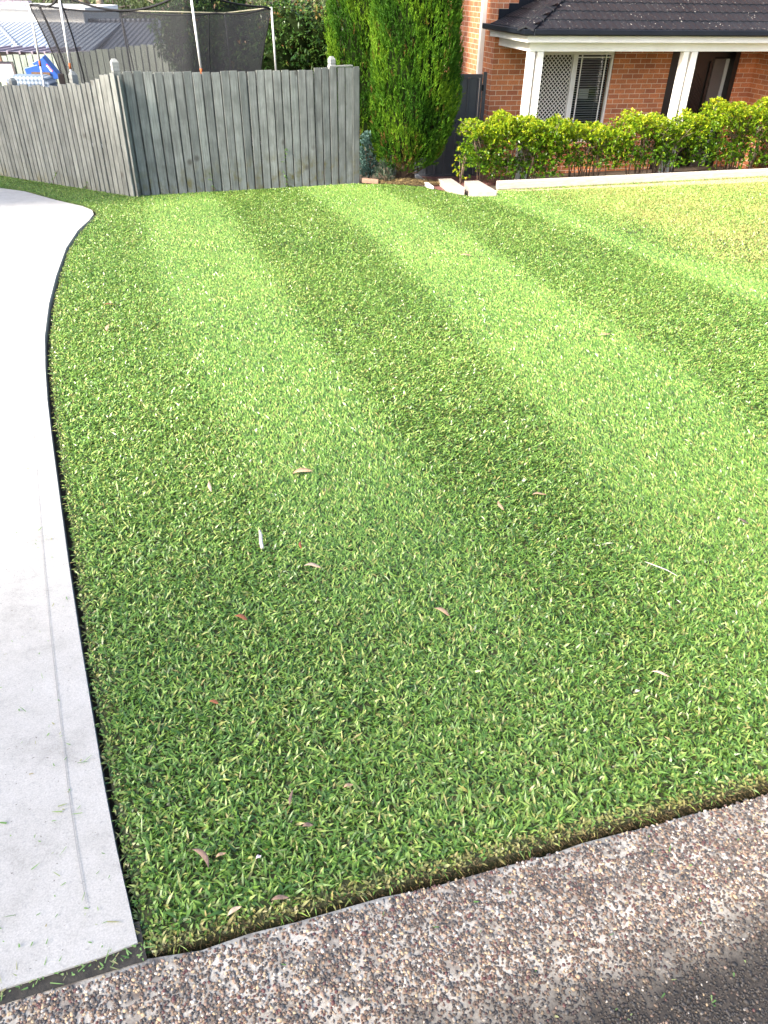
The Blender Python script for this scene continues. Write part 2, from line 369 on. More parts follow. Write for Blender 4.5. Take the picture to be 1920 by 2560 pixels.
def m_glass():
    m, nt, b = new_mat('window_glass'); gl = node(nt, 'ShaderNodeBsdfGlossy'); gl.inputs['Roughness'].default_value = .03; gl.inputs[0].default_value = (.9, .9, .9, 1)
    tr = node(nt, 'ShaderNodeBsdfTransparent'); tr.inputs[0].default_value = (.8, .82, .82, 1)
    fr = node(nt, 'ShaderNodeFresnel'); fr.inputs[0].default_value = 1.5; mx = node(nt, 'ShaderNodeMixShader')
    nt.links.new(fr.outputs[0], mx.inputs[0]); nt.links.new(tr.outputs[0], mx.inputs[1]); nt.links.new(gl.outputs[0], mx.inputs[2]); nt.links.new(mx.outputs[0], nt.nodes['Material Output'].inputs[0])
    return m
M['glass'] = m_glass()
def m_check():
    m, nt, b = new_mat('checked_cloth'); b.inputs['Roughness'].default_value = .7
    v = coords(nt); sp = node(nt, 'ShaderNodeSeparateXYZ'); nt.links.new(v, sp.inputs[0])
    def band(s, f):
        a = node(nt, 'ShaderNodeMath', operation='MULTIPLY'); nt.links.new(s, a.inputs[0]); a.inputs[1].default_value = f
        fr = node(nt, 'ShaderNodeMath', operation='FRACT'); nt.links.new(a.outputs[0], fr.inputs[0])
        g = node(nt, 'ShaderNodeMath', operation='GREATER_THAN'); nt.links.new(fr.outputs[0], g.inputs[0]); g.inputs[1].default_value = .5; return g.outputs[0]
    a = node(nt, 'ShaderNodeMath', operation='ADD'); nt.links.new(band(sp.outputs[0], 14), a.inputs[0]); nt.links.new(band(sp.outputs[2], 14), a.inputs[1])
    h = node(nt, 'ShaderNodeMath', operation='MULTIPLY'); nt.links.new(a.outputs[0], h.inputs[0]); h.inputs[1].default_value = .5
    nt.links.new(ramp(nt, h.outputs[0], [(0, (.46, .50, .56)), (.5, (.24, .30, .38)), (1, (.10, .14, .19))]).outputs[0], b.inputs['Base Color']); return m
M['check'] = m_check()
def m_leafbrown(name, a, b_): return plain(name, a, b_, 60, .7, .3)
M['leaf_tan'] = m_leafbrown('dry_leaf_tan', (.50, .33, .20), (.36, .22, .13))
M['leaf_rust'] = m_leafbrown('dry_leaf_rust', (.34, .12, .05), (.22, .08, .04))
M['leaf_grey'] = m_leafbrown('dry_leaf_grey', (.26, .17, .12), (.15, .10, .08))
M['leaf_pale'] = m_leafbrown('dry_leaf_pale', (.62, .47, .33), (.48, .34, .22))
M['petal'] = plain('petal', (.75, .62, .64), (.7, .55, .6), 30, .6)

# ------------------------------------------------------------------ ground, lawn, driveway, kerb
def far_z(x, y):
    near = gz(x, np.minimum(y, 22.))
    z = near - 0.07 - 1.6*sstep((y-22)/20.) + 22*sstep((y-58)/70.)
    return np.where((y < 2.2) & (kdist(x, y) > -.25), np.minimum(z, -.16-.02), z)
def grid_ground():
    xs = np.concatenate([np.linspace(-120, -14, 12), np.arange(-12, 14.01, .5), np.linspace(16, 120, 12)])
    ys = np.concatenate([np.linspace(-40, -2, 6), np.arange(-1, 24.01, .5), np.linspace(26, 200, 40)])
    X, Y = np.meshgrid(xs, ys); Z = far_z(X, Y)
    m = MB(); nx = len(xs); vs_ = np.stack([X, Y, Z], -1).reshape(-1, 3)
    fs = [(j*nx+i, j*nx+i+1, (j+1)*nx+i+1, (j+1)*nx+i) for j in range(len(ys)-1) for i in range(nx-1)]
    m.add(vs_.tolist(), fs); return m.build('ground', M['soil'], smooth=True)
tag(grid_ground(), kind='structure')

drive_edge = [(-.488, .732), (-.536, .823), (-.602, .948), (-.691, 1.127), (-.807, 1.372), (-.953, 1.68), (-1.162, 2.13), (-1.367, 2.58), (-1.64, 3.18), (-1.875, 3.705),
              (-2.1, 4.23), (-2.37, 4.887), (-2.683, 5.735), (-3.009, 6.708), (-3.416, 8.01), (-3.696, 9.115), (-3.83, 9.864), (-3.947, 10.361), (-4.092, 10.711), (-4.358, 11.066),
              (-4.943, 11.617), (-5.813, 12.538), (-6.348, 12.874)]
lawn_left = [(-.472, .716), (-.520, .823), (-.586, .948), (-.674, 1.127), (-.79, 1.372), (-.932, 1.681), (-1.137, 2.131), (-1.338, 2.582), (-1.608, 3.182), (-1.842, 3.707),
             (-2.066, 4.232), (-2.333, 4.889), (-2.645, 5.745), (-2.975, 6.715), (-3.385, 8.015), (-3.662, 9.12), (-3.80, 9.87), (-3.912, 10.375), (-4.06, 10.735), (-4.33, 11.095),
             (-4.92, 11.65), (-5.79, 12.57), (-6.33, 12.91), (-9.2, 14.7)]
drive_poly = drive_edge + [(-9.2, 14.62), (-9.2, 6), (-6, 2.0), (-2.2, .35), (-1.6, .29), (-.725, .636), (-.644, .666), (-.561, .698)]
sheet('kerb_joint', [(-.46, .70), (-.50, .78), (-1.7, .42), (-1.7, .30), (-.725, .607)], -.006, M['darksoil'], skirt=0)
sheet('driveway', drive_poly, 0.0, M['concrete'], skirt=.08)
# scored lines in the concrete: a control joint and the trowelled margin
jm = MB()
def strip_on(m, pts, w, dz):
    for (x0, y0), (x1, y1) in zip(pts[:-1], pts[1:]):
        d = Vector((x1-x0, y1-y0)).normalized(); n = Vector((-d.y, d.x))*w*.5
        m.quad(*[(x, y, float(gz(x, y))+dz) for x, y in ((x0-n.x, y0-n.y), (x1-n.x, y1-n.y), (x1+n.x, y1+n.y), (x0+n.x, y0+n.y))])
strip_on(jm, [(-2.75, 5.83), (-3.4, 5.52), (-4.5, 5.0)], .008, .0035)
jmat = plain('joint_grey', (.14, .135, .13), (.2, .195, .19), 30, .9)  # dark grey of the control joint strip
tag(jm.build('driveway_joint', jmat), kind='structure')
mm_ = MB(); strip_on(mm_, [(x-.085, y-.012) for x, y in drive_edge[1:11]], .0022, .0035)
tag(mm_.build('driveway_trowel_line', plain('trowel_line', (.27, .265, .255), (.36, .355, .34), 12, .9)), kind='structure')

fence_left_end = (-9.2, 16.33)
lawn_poly = lawn_left + [fence_left_end, (-7.229, 14.792), (-4.023, 12.283), (-.718, 14.623), (-.5, 14.56), (0, 14.66), (.6, 14.32), (.97, 13.65), (1.30, 13.02), (1.74, 13.06), (1.85, 13.74),
            (7.08, 15.17), (9.3, 15.78), (9.3, 8), (5.2, 4), (2.7, 1.70), (1.004, 1.180), (.642, 1.068), (.284, .951), (.053, .881), (-.203, .797)]
lawn = sheet('lawn', lawn_poly, -0.014, M['thatch'], skirt=.055)

# the sandy bare strip beside the sleepers
sheet('bare_soil', [(1.95, 13.68), (7.1, 15.08), (9.2, 15.65), (9.2, 14.7), (6.3, 14.15), (4.8, 13.95), (3.4, 13.75), (2.2, 13.6)], -0.008, M['sand'], skirt=0)

# kerb with rolled gutter
def kz(d): return -.006 - .10*sstep((d-.10)/.42) + .04*sstep((d-.62)/.5)
def kbase(s): return gz(KO.x+.954*s, KO.y+.299*s)
def kerb():
    m = MB(); T = Vector((.954, .299, 0))
    ss_ = np.linspace(-2.6, 3.2, 60); ds = np.concatenate([[.018, .024], np.linspace(.040, 1.6, 40)])
    P = []
    for s in ss_:
        for d in ds:
            dd = d if d > .035 else d - .018*float(sstep((-s-.50)/.06)) + .003*math.sin(s*9)+.003*math.sin(s*23)+.002*math.sin(s*61)
            p = KO + T*s + KN*dd; P.append((p.x, p.y, float(kbase(s)+kz(d))-(.05 if d < .021 else 0)))
    nd = len(ds); fs = [(i*nd+j, i*nd+j+1, (i+1)*nd+j+1, (i+1)*nd+j) for i in range(len(ss_)-1) for j in range(nd-1)]
    m.add(P, [f[::-1] for f in fs]); return m.build('kerb', M['kerb'], smooth=True)
tag(kerb(), kind='structure')
def pebbles(N=92000):
    s = rng.uniform(-1.3, 2.1, N); d = rng.uniform(.025, .56, N)
    x = KO.x+.954*s+KN.x*d; y = KO.y+.299*s+KN.y*d; z = kbase(s)+kz(d)
    pn = np.sin(s*17+2*np.sin(d*23))*np.sin(d*29+2.1*np.sin(s*13))+.5*np.sin(s*41+d*31)
    keep = (y > .46) & (rng.random(N) < np.clip(.80+.22*pn-.35*np.exp(-((d-.33)/.06)**2)-.10*np.exp(-((d-.03)/.02)**2), .2, 1))
    x, y, z, d = x[keep], y[keep], z[keep], d[keep]; N = len(x)
    r = rng.uniform(.0021, .0043, N)*(1+.5*(rng.random(N) > .96))
    bm = bmesh.new(); bmesh.ops.create_icosphere(bm, subdivisions=1, radius=1); bm.verts.ensure_lookup_table()
    V0 = np.array([v.co[:] for v in bm.verts], np.float32); F0 = np.array([[v.index for v in f.verts] for f in bm.faces], np.int32); bm.free()
    nv, nf = len(V0), len(F0)
    V = np.repeat(V0[None], N, 0)*np.stack([r*rng.uniform(.8, 1.5, N), r*rng.uniform(.75, 1.05, N), r*rng.uniform(.55, .8, N)], 1)[:, None, :]
    V = V*(1+.16*np.sin(V0[None, :, [1, 2, 0]]*3+rng.uniform(0, 6, (N, 1, 3))))
    a = rng.uniform(0, 6.28, N); ca, sa = np.cos(a)[:, None], np.sin(a)[:, None]
    X = V[:, :, 0]*ca-V[:, :, 1]*sa; Y = V[:, :, 0]*sa+V[:, :, 1]*ca
    V = np.stack([X+x[:, None], Y+y[:, None], V[:, :, 2]+(z+r*.12)[:, None]], -1)
    F = (F0[None]+np.arange(N, dtype=np.int32)[:, None, None]*nv).reshape(-1)
    me = bpy.data.meshes.new('kerb_pebbles'); me.vertices.add(N*nv); me.vertices.foreach_set('co', V.astype(np.float32).ravel())
    me.loops.add(len(F)); me.loops.foreach_set('vertex_index', F); me.polygons.add(N*nf)
    me.polygons.foreach_set('loop_start', np.arange(N*nf, dtype=np.int32)*3); me.polygons.foreach_set('loop_total', np.full(N*nf, 3, np.int32))
    me.update(calc_edges=True); me.polygons.foreach_set('use_smooth', np.ones(N*nf, bool))
    for nm in ('rnd', 'rnd2'):
        at = me.attributes.new(nm, 'FLOAT', 'POINT'); at.data.foreach_set('value', np.repeat(rng.random(N).astype(np.float32), nv))
    return link('kerb_pebbles', me, M['pebble'])
tag(pebbles(), 'small brown and grey pebbles set in the kerb concrete', 'pebbles', kind='stuff')

# ------------------------------------------------------------------ grass blades
B = [[(-3.9, 12.5), (-3.688, 11.817), (-2.569, 8.105), (-1.792, 5.809), (-1.247, 4.441), (-.743, 3.226), (-.371, 2.301), (.1, 1.2)],
     [(-3.2, 13.8), (-2.915, 12.931), (-1.844, 9.495), (-1.023, 6.732), (-.463, 4.836), (-.01, 3.467), (.312, 2.483), (.485, 1.988), (.7, 1)],
     [(-1.7, 14.4), (-1.44, 13.183), (-.438, 9.987), (.185, 7.367), (.551, 5.519), (.759, 4.336), (.904, 3.41), (.98, 2.68), (1.03, 1)],
     [(-.3, 14.6), (-.116, 13.691), (.809, 10.151), (1.288, 7.669), (1.593, 6.089), (1.833, 4.996), (1.98, 3.923), (2.1, 1)],
     [(1.1, 14.6), (1.227, 14.147), (2.079, 10.864), (2.647, 8.641), (2.955, 7.101), (3.156, 6.087), (3.4, 4), (3.5, 1)],
     [(1.95, 14.2), (2.115, 13.443), (2.755, 10.222), (3.147, 8.245), (3.629, 7.164), (4.4, 4.5), (5, 1)]]
BX = [(np.array([p[1] for p in b][::-1] if b[0][1] > b[-1][1] else [p[1] for p in b]), np.array([p[0] for p in b][::-1] if b[0][1] > b[-1][1] else [p[0] for p in b])) for b in B]
def grass():
    xs, ys, sc = [], [], []
    def zone(y0, y1, dens, size):
        X0, X1 = -9.2, min(9.2, .52*y1+1.4); n = int((X1-X0)*(y1-y0)*dens)
        x = rng.uniform(X0, X1, n); y = rng.uniform(y0, y1, n)
        k = (x < .52*y+1.3) & inside(lawn_poly, x, y) & (x > -.62*y-1.2)
        xs.append(x[k]); ys.append(y[k]); sc.append(np.full(k.sum(), size))
    zone(.6, 2.0, 29000, 1.0); zone(2.0, 3.2, 26500, 1.0); zone(3.2, 5, 21500, 1.05); zone(5, 8, 14500, 1.18); zone(8, 16.5, 8400, 1.38)
    x = np.concatenate(xs); y = np.concatenate(ys); s = np.concatenate(sc); N = len(x)
    x = x+rng.normal(0, .004, N); y = y+rng.normal(0, .004, N)   # blades hang a little over the cut edge
    # mowing bands: which way the roller laid the blades
    xb = x + rng.normal(0, .09, N)
    band = np.zeros(N, int)
    for yy, xx in BX: band += (xb > np.interp(y, yy, xx)).astype(int)
    lay = np.where(band % 2 == 1, 1.45, -.6)
    rough = band == 6; lay[rough] = 0.
    fade = np.clip((y-1.2)/1.8, .25, 1)
    lay = lay*np.where(band == 0, .55, 1)*fade
    ld = np.array([-.26, .966])
    az = rng.uniform(0, 2*np.pi, N); k = .95
    dx = np.cos(az) + ld[0]*lay*k*1.2; dy = np.sin(az) + ld[1]*lay*k*1.2
    nn = np.hypot(dx, dy)+1e-6; dx /= nn; dy /= nn
    lean = np.clip(rng.normal(.95, .28, N)+.14*np.clip(lay, -1, 1), .2, 1.5)
    D = np.stack([dx*np.sin(lean), dy*np.sin(lean), np.cos(lean)], 1)
    # blade width direction: sideways with a twist
    side = np.stack([-dy, dx, np.zeros(N)], 1); nrm = np.cross(D, side)
    tw = rng.normal(0, .5, N)[:, None]; Wd = unit(side*np.cos(tw)+nrm*np.sin(tw))
    L = np.clip(rng.normal(.0225, .0065, N)*np.where(rng.random(N) < .05, 1.6, 1), .012, .065)*(.75+.25*s); W = rng.uniform(.0034, .0068, N)*s
    # cut edge beside concrete: short, dry
    P = np.stack([x, y, gz(x, y)-.014], 1)
    dk = -kdist(x, y); E = np.array(lawn_left); de = np.full(N, 9.)
    for (x0, y0), (x1, y1) in zip(lawn_left[:-1], lawn_left[1:]):
        vx, vy = x1-x0, y1-y0; t = np.clip(((x-x0)*vx+(y-y0)*vy)/(vx*vx+vy*vy), 0, 1); de = np.minimum(de, np.hypot(x-x0-t*vx, y-y0-t*vy))
    edge = np.minimum(np.abs(dk)*(1.0), de)
    tone = (rng.random(N) < .05)*rng.uniform(.3, 1, N)
    kedge = (dk < .035); tone = np.where(kedge & (rng.random(N) < .75), rng.uniform(.4, .95, N), tone)
    tone = np.where((de < .03) & (rng.random(N) < .3), rng.uniform(.2, .7, N), tone)
    L = np.where(edge < .04, L*.6, L)
    # rough sparse lawn on the far right
    pn = np.sin(x*3.1+1.3*np.sin(y*2.2))*np.sin(y*2.7+1.1*np.sin(x*1.9)) + rng.normal(0, .25, N)
    fr = np.clip((xb-np.interp(y, *BX[5]))/.9, 0, 1)
    tone = np.where(rng.random(N) < .40*fr*(1+.6*pn), rng.uniform(.3, .95, N), tone)
    D[:, 2] += .25*fr; D = unit(D); L *= 1+.35*fr
    droop = np.stack([dx*L*.12, dy*L*.12, -L*.16], 1)
    low = np.sin(x*2.3+.7)*np.sin(y*1.7+.4*x)*.06
    rnd = np.clip(rng.beta(1.5, 1.8, N)+low+.42*fr*rng.random(N), 0, 1)
    rnd = np.where(rng.random(N) < .03, .97, rnd)
    cl = np.zeros(N, bool)                                # bare, scuffed spots
    for cx, cy, r in ((3.16, 9.8, .33), (3.24, 10.5, .2), (4.14, 8.98, .55), (3.96, 8.1, .35), (4.9, 9.5, .5), (-2.15, 5.68, .10)):
        q = ((x-cx)**2+((y-cy)*.9)**2)/r**2; cl |= (q < rng.uniform(.2, 1.2, N)) & (rng.random(N) < .40)
    bar = (inside([(1.95, 13.68), (9.2, 15.65), (9.2, 14.7), (6.3, 14.15), (4.8, 13.95), (3.4, 13.75), (2.2, 13.6)], x, y)) & (rng.random(N) < .93)
    k = ~(cl | bar)
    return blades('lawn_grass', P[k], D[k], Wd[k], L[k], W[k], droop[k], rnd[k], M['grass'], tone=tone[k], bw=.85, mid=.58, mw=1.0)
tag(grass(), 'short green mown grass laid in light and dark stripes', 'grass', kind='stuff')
# runners and long blades creeping out over the cut edges
def runners():
    E = np.array(lawn_left[:20]); n1, n2 = 420, 110
    ix = rng.integers(0, 19, n1); t = rng.random(n1); sg = E[ix+1]-E[ix]; p = E[ix]+sg*t[:, None]
    nl = unit(np.stack([-sg[:, 1], sg[:, 0]], 1))        # towards the driveway
    s = rng.uniform(-.5, 1.3, n2); q = np.stack([KO.x+.954*s, KO.y+.299*s], 1); P2 = np.concatenate([p, q]); nn = np.concatenate([nl, np.tile([[KN.x, KN.y]], (n2, 1))]); N = n1+n2
    P = np.stack([P2[:, 0], P2[:, 1], gz(P2[:, 0], P2[:, 1])-rng.uniform(.002, .016, N)], 1)
    D = unit(np.stack([nn[:, 0]+rng.normal(0, .7, N), nn[:, 1]+rng.normal(0, .7, N), rng.uniform(.05, .6, N)], 1)); L = rng.uniform(.012, .034, N); dr = np.zeros((N, 3)); dr[:, 2] = -L*.35
    return blades('edge_runners', P, D, perp(D), L, rng.uniform(.0015, .004, N), dr, rng.random(N), M['grass'], tone=(rng.random(N) < .45)*rng.uniform(.3, 1, N), bw=.8, mid=.5)
tag(runners(), 'stray grass blades and runners creeping over the cut lawn edge', 'grass', kind='stuff')

# dry matted fibre along the cut lawn edge at the kerb
def thatch():
    N = 9000; s = rng.uniform(-.56, 1.75, N); d = rng.uniform(-.016, .001, N)
    x = KO.x+.954*s+KN.x*d; y = KO.y+.299*s+KN.y*d; z = gz(x, y)-rng.uniform(.008, .05, N)
    a = rng.uniform(0, 6.28, N); D = unit(np.stack([np.cos(a)*.7+KN.x*.6, np.sin(a)*.7+KN.y*.6, rng.uniform(-.3, .8, N)], 1))
    return blades('edge_thatch', np.stack([x, y, z], 1), D, perp(D), rng.uniform(.006, .016, N), rng.uniform(.0010, .0022, N), np.zeros((N, 3)), rng.random(N)**2, M['straw'])
tag(thatch(), 'dry brown fibres along the cut lawn edge by the kerb', 'thatch', kind='stuff')
# clippings blown over the driveway and the gutter
def clippings():
    n1, n2 = 300, 110
    t = rng.random(n1); ix = rng.integers(0, 14, n1); E = np.array(drive_edge)
    base = E[ix]*(1-t[:, None])+E[ix+1]*t[:, None]; off = rng.exponential(.28, n1)+.02
    x1 = base[:, 0]-off; y1 = base[:, 1]-off*.3; z1 = gz(x1, y1)+.004
    s = rng.uniform(-.3, 1.3, n2); d = rng.uniform(.05, .6, n2); x2 = KO.x+.954*s+KN.x*d; y2 = KO.y+.299*s+KN.y*d; z2 = kbase(s)+.006+kz(d)
    n3 = 240; s3 = rng.uniform(-1.2, -.545, n3); d3 = rng.uniform(-.02, .012, n3); x3 = KO.x+.954*s3+KN.x*d3; y3 = KO.y+.299*s3+KN.y*d3; z3 = gz(x3, y3)-.002
    x, y, z = np.concatenate([x1, x2, x3]), np.concatenate([y1, y2, y3]), np.concatenate([z1, z2, z3]); N = n1+n2+n3
    a = rng.uniform(0, 6.28, N); D = np.stack([np.cos(a), np.sin(a), rng.uniform(0, .12, N)], 1); Wd = np.stack([-np.sin(a), np.cos(a), rng.uniform(-.4, .4, N)], 1)
    L = np.where(rng.random(N) < .8, rng.uniform(.004, .014, N), rng.uniform(.014, .034, N))
    return blades('grass_clippings', np.stack([x, y, z], 1), D, Wd, L, rng.uniform(.001, .004, N), np.zeros((N, 3)), rng.random(N), M['clip'])
tag(clippings(), 'loose grass clippings scattered on the driveway and kerb', 'clippings', kind='stuff')
#PART2
# ------------------------------------------------------------------ paling fences
def polyline_at(pts, t):
    return float(np.interp(t, [p[0] for p in pts], [p[1] for p in pts]))
def fence(name, label, p0, p1, tops, bots, board, mat, posts, facing, lap=True, jit=.012, lean=0.0):
    p0 = Vector(p0).to_3d(); p1 = Vector(p1).to_3d(); L = (p1-p0).length; d = (p1-p0).normalized(); n = Vector((d.y, -d.x, 0))*facing
    z0 = polyline_at(bots, 0); root = thing(name, label, 'fence', (p0.x, p0.y, z0), math.atan2(d.y, d.x))
    s = facing                                           # local -y faces the viewer when facing is 1
    m = MB(); t = 0
    while t < L:
        w = board*random.uniform(.93, 1.0); tt = polyline_at(tops, t+w/2)+random.uniform(-jit, jit)-z0; tb = polyline_at(bots, t+w/2)-z0-.03
        r = random.random(); sk = random.uniform(-.006, .006)+lean; y0 = -.012*s+random.uniform(-.003, .003); y1 = y0-.020*s
        a, b_ = t+.009, t+w-.012; tw = random.uniform(-.003, .003)
        ya, yb = (y1, y0) if y1 < y0 else (y0, y1)
        m.hexa([(a, ya-tw, tb), (b_, ya+tw, tb), (b_, yb+tw, tb), (a, yb-tw, tb), (a+sk, ya-tw, tt), (b_+sk, ya+tw, tt), (b_+sk, yb+tw, tt), (a+sk, yb-tw, tt)], r)
        if lap:
            m.box(t+w-.035, t+w+.03, .018 if s > 0 else -.030, .030 if s > 0 else -.018, tb, tt-.03, 0)  # backing boards get the darkest tone: gap shade put into their colour
        t += board
    m.build('paling_panel', mat, root)
    N = 12
    for h in (.25, .55, .88):
        rl = MB()
        for k in range(N):
            ta, tb2 = L*k/N, L*(k+1)/N
            za, zb = [polyline_at(bots, q)+(polyline_at(tops, q)-polyline_at(bots, q))*h-z0 for q in (ta, tb2)]
            ya, yb = (.031, .07) if s > 0 else (-.07, -.031)
            rl.hexa([(ta, ya, za), (tb2, ya, zb), (tb2, yb, zb), (ta, yb, za), (ta, ya, za+.07), (tb2, ya, zb+.07), (tb2, yb, zb+.07), (ta, yb, za+.07)], .4)
        rl.build('rail', mat, root)
    for t, off, cap in posts:
        zt = polyline_at(tops, t)-z0+cap; zb = polyline_at(bots, t)-z0-.1; y = off*s; h = .048
        pm = MB(); pm.box(t-h, t+h, y-h, y+h, zb, zt-.155, .7)
        po = pm.build('post', mat, root)
        cm = MB()
        cm.box(t-.040, t+.040, y-.040, y+.040, zt-.155, zt-.148); cm.box(t-h, t+h, y-h, y+h, zt-.148, zt-.105); cm.box(t-.041, t+.041, y-.041, y+.041, zt-.105, zt-.097)
        cm.box(t-h, t+h, y-h, y+h, zt-.097, zt-.04)
        q = .024; cm.add([(t-h, y-h, zt-.04), (t+h, y-h, zt-.04), (t+h, y+h, zt-.04), (t-h, y+h, zt-.04), (t-q, y-q, zt), (t+q, y-q, zt), (t+q, y+q, zt), (t-q, y+q, zt)],
               [(4, 5, 6, 7), (0, 1, 5, 4), (1, 2, 6, 5), (2, 3, 7, 6), (3, 0, 4, 7)])
        cm.build('post_cap', M['postcap'], po)
    return root
M['postcap'] = plain('post_cap_wood', (.30, .31, .295), (.21, .22, .21), 14, .8, .2)
front = fence('paling_fence', 'grey weathered paling fence facing the lawn, ending beside the cypresses', (-4.023, 12.283), (-.700, 14.636),
              [(0, .505), (1.6, .44), (2.6, .425), (3.3, .415), (3.34, .44), (4.2, .43)], [(0, -1.17), (1.0, -1.245), (1.8, -1.27), (2.6, -1.31), (4.1, -1.42)], .1505, M['paling'],
              [(.09, .075, .15), (3.72, .075, .145)], 1)
ce = MB(); ce.box(4.055, 4.075, -.03, .06, -.28, 1.58, .3); ce.box(3.62, 4.075, -.032, .05, 1.602, 1.622, .8); ce.build('end_capping', M['paling'], front)
# left run, drawn from its far end to the corner so its face looks at the driveway
LL = 5.0; lx, ly = -4.023-.7875*LL, 12.283+.6163*LL
side_tops = [(0, .04), (LL-3.26, .085), (LL-2.0, .167), (LL-1.3, .232), (LL-.99, .266), (LL-.68, .316), (LL-.41, .367), (LL-.09, .46), (LL, .50)]
side_bots = [(0, -1.50), (LL-4.07, -1.43), (LL-2.71, -1.39), (LL-1.69, -1.30), (LL-.88, -1.26), (LL, -1.18)]
sidef = fence('paling_fence', 'silvery paling fence stepping down beside the driveway, with a sagging top line', (lx, ly), (-4.012, 12.27), side_tops, side_bots, .128, M['paling'],
              [(LL-1.16, .10, .17), (LL-3.0, .10, .10)], 1, jit=.02, lean=-.005)
rear = fence('rear_fence', 'pale greenish paling fence at the back of the yard behind the trampoline', (-16.5, 20.3), (-3.3, 19.7),
             [(0, .0), (7.6, .06), (9.5, .19), (10.8, .33), (11.7, .41), (13.2, .42)], [(0, -2.1), (13.2, -2.0)], .15, M['pale_paling'], [], 1, lap=True)

# ------------------------------------------------------------------ trampoline in the neighbour's yard
def trampoline():
    root = thing('trampoline', 'round trampoline with black safety net on white rusty poles behind the fence', 'trampoline', (-4.25, 16.1, -1.78))
    o = Vector((-4.25, 16.1, -1.78))
    tops = [(-6.42, 15.8, 1.19), (-5.42, 14.6, 1.36), (-3.21, 14.25, 1.47), (-2.19, 16.0, 1.2), (-3.37, 17.8, 1.046), (-5.51, 18.0, 1.043)]
    bots = [(-6.50, 15.8, -.95), (-5.52, 14.62, -.85), (-3.14, 14.3, -.85), (-2.15, 16.0, -.98), (-3.3, 17.7, -1.12), (-5.42, 17.9, -1.12)]
    for i, (t, b) in enumerate(zip(tops, bots)):
        t = Vector(t)-o; b = Vector(b)-o; q = {0: .41, 1: .44, 2: .47}.get(i, .50)
        far = i in (4, 5)
        p = MB().tube([t.lerp(b, q), t], .019 if not far else .014, 10).build('pole', M['white'] if not far else M['steel'], root, True)
        j = q+.035
        MB().tube([t.lerp(b, q-.004), t.lerp(b, j)], .021, 10).build('rusty_joint', M['rust'], p, True)
        MB().tube([t.lerp(b, j), b], .017, 10).build('lower_pole', M['galv'] if i in (0, 1) else M['rust'], p, True)
        MB().tube([b, Vector((b.x, b.y, float(gz(b.x+o.x, b.y+o.y))-o.z-.05))], .02, 8).build('leg', M['galv'], root, True)
    cen = Vector((-4.3, 16.1, -.98))
    # top rope with sag between the poles, bottom ring tilted with the yard
    n = 14; top = []; bot = []; rope = []
    P = [Vector(p) for p in tops]
    for i in range(6):
        a, b = P[i], P[(i+1) % 6]; sag = {1: .26, 0: .10}.get(i, .06)
        for k in range(n):
            t = k/n; p = a.lerp(b, t); p.z -= sag*4*t*(1-t)*(1 if i != 1 else 1); inw = .16*4*t*(1-t)
            v = Vector((cen.x-p.x, cen.y-p.y, 0)).normalized(); p += v*inw*.5
            if k == 0: p.z -= .03
            top.append(p)
    m = MB(); rows = 8; ntop = len(top)
    for r in range(rows+1):
        f = r/rows
        for k, p in enumerate(top):
            a = math.atan2(p.y-cen.y, p.x-cen.x); R = 1.72
            q = Vector((cen.x+R*math.cos(a), cen.y+R*math.sin(a), -.98-.085*(R*math.sin(a))))
            c = math.sin(f*math.pi)*.16; v = p.lerp(q, f); i6 = k % n
            g = 1-4*(i6/n)*(1-i6/n)
            w = Vector((cen.x-v.x, cen.y-v.y, 0)).normalized(); v += w*c*(.6+.4*(1-g))
            m.v.append(tuple(v-o)); m.r.append(.5)
    for r in range(rows):
        for k in range(ntop):
            m.f.append((r*ntop+k, r*ntop+(k+1) % ntop, (r+1)*ntop+(k+1) % ntop, (r+1)*ntop+k))
    net = m.build('net', M['net'], root, True)
    MB().tube([p-o for p in top]+[top[0]-o], .016, 8, False).build('top_band', M['black'], net, True)
    for k0 in (0, 3, n, 3*n, 4*n+2, 5*n):                # sewn seams down the net
        sm = MB().tube([Vector(m.v[r*ntop+k0]) for r in range(rows+1)], .022 if k0 in (3,) else .012, 6); sm.build('seam', M['black'], net, True)
    for i, (a, b) in enumerate(((4, 5), (3, 4))):        # stiffening rods along the far rim
        q = [P[a].lerp(P[b], t)-Vector((0, 0, .01))-o for t in (0, .5, 1)]
        MB().tube(q, .011, 8).build('rim_rod', plain('pale_rod', (.55, .52, .36), (.45, .42, .3), 8, .5), root, True)
    bed = MB(); ring = [(cen.x+1.85*math.cos(a)-o.x, cen.y+1.85*math.sin(a)-o.y, -.98-.085*1.85*math.sin(a)-o.z) for a in np.linspace(0, 2*math.pi, 49)]
    bed.tube(ring, .03, 8, False); bed.build('frame', M['galv'], root, True)
    mt = MB(); mt.add([(cen.x+1.7*math.cos(a)-o.x, cen.y+1.7*math.sin(a)-o.y, -.98-.085*1.7*math.sin(a)-o.z) for a in np.linspace(0, 2*math.pi, 49)[:-1]], [tuple(range(48))]); mt.build('mat', M['black'], root)
trampoline()

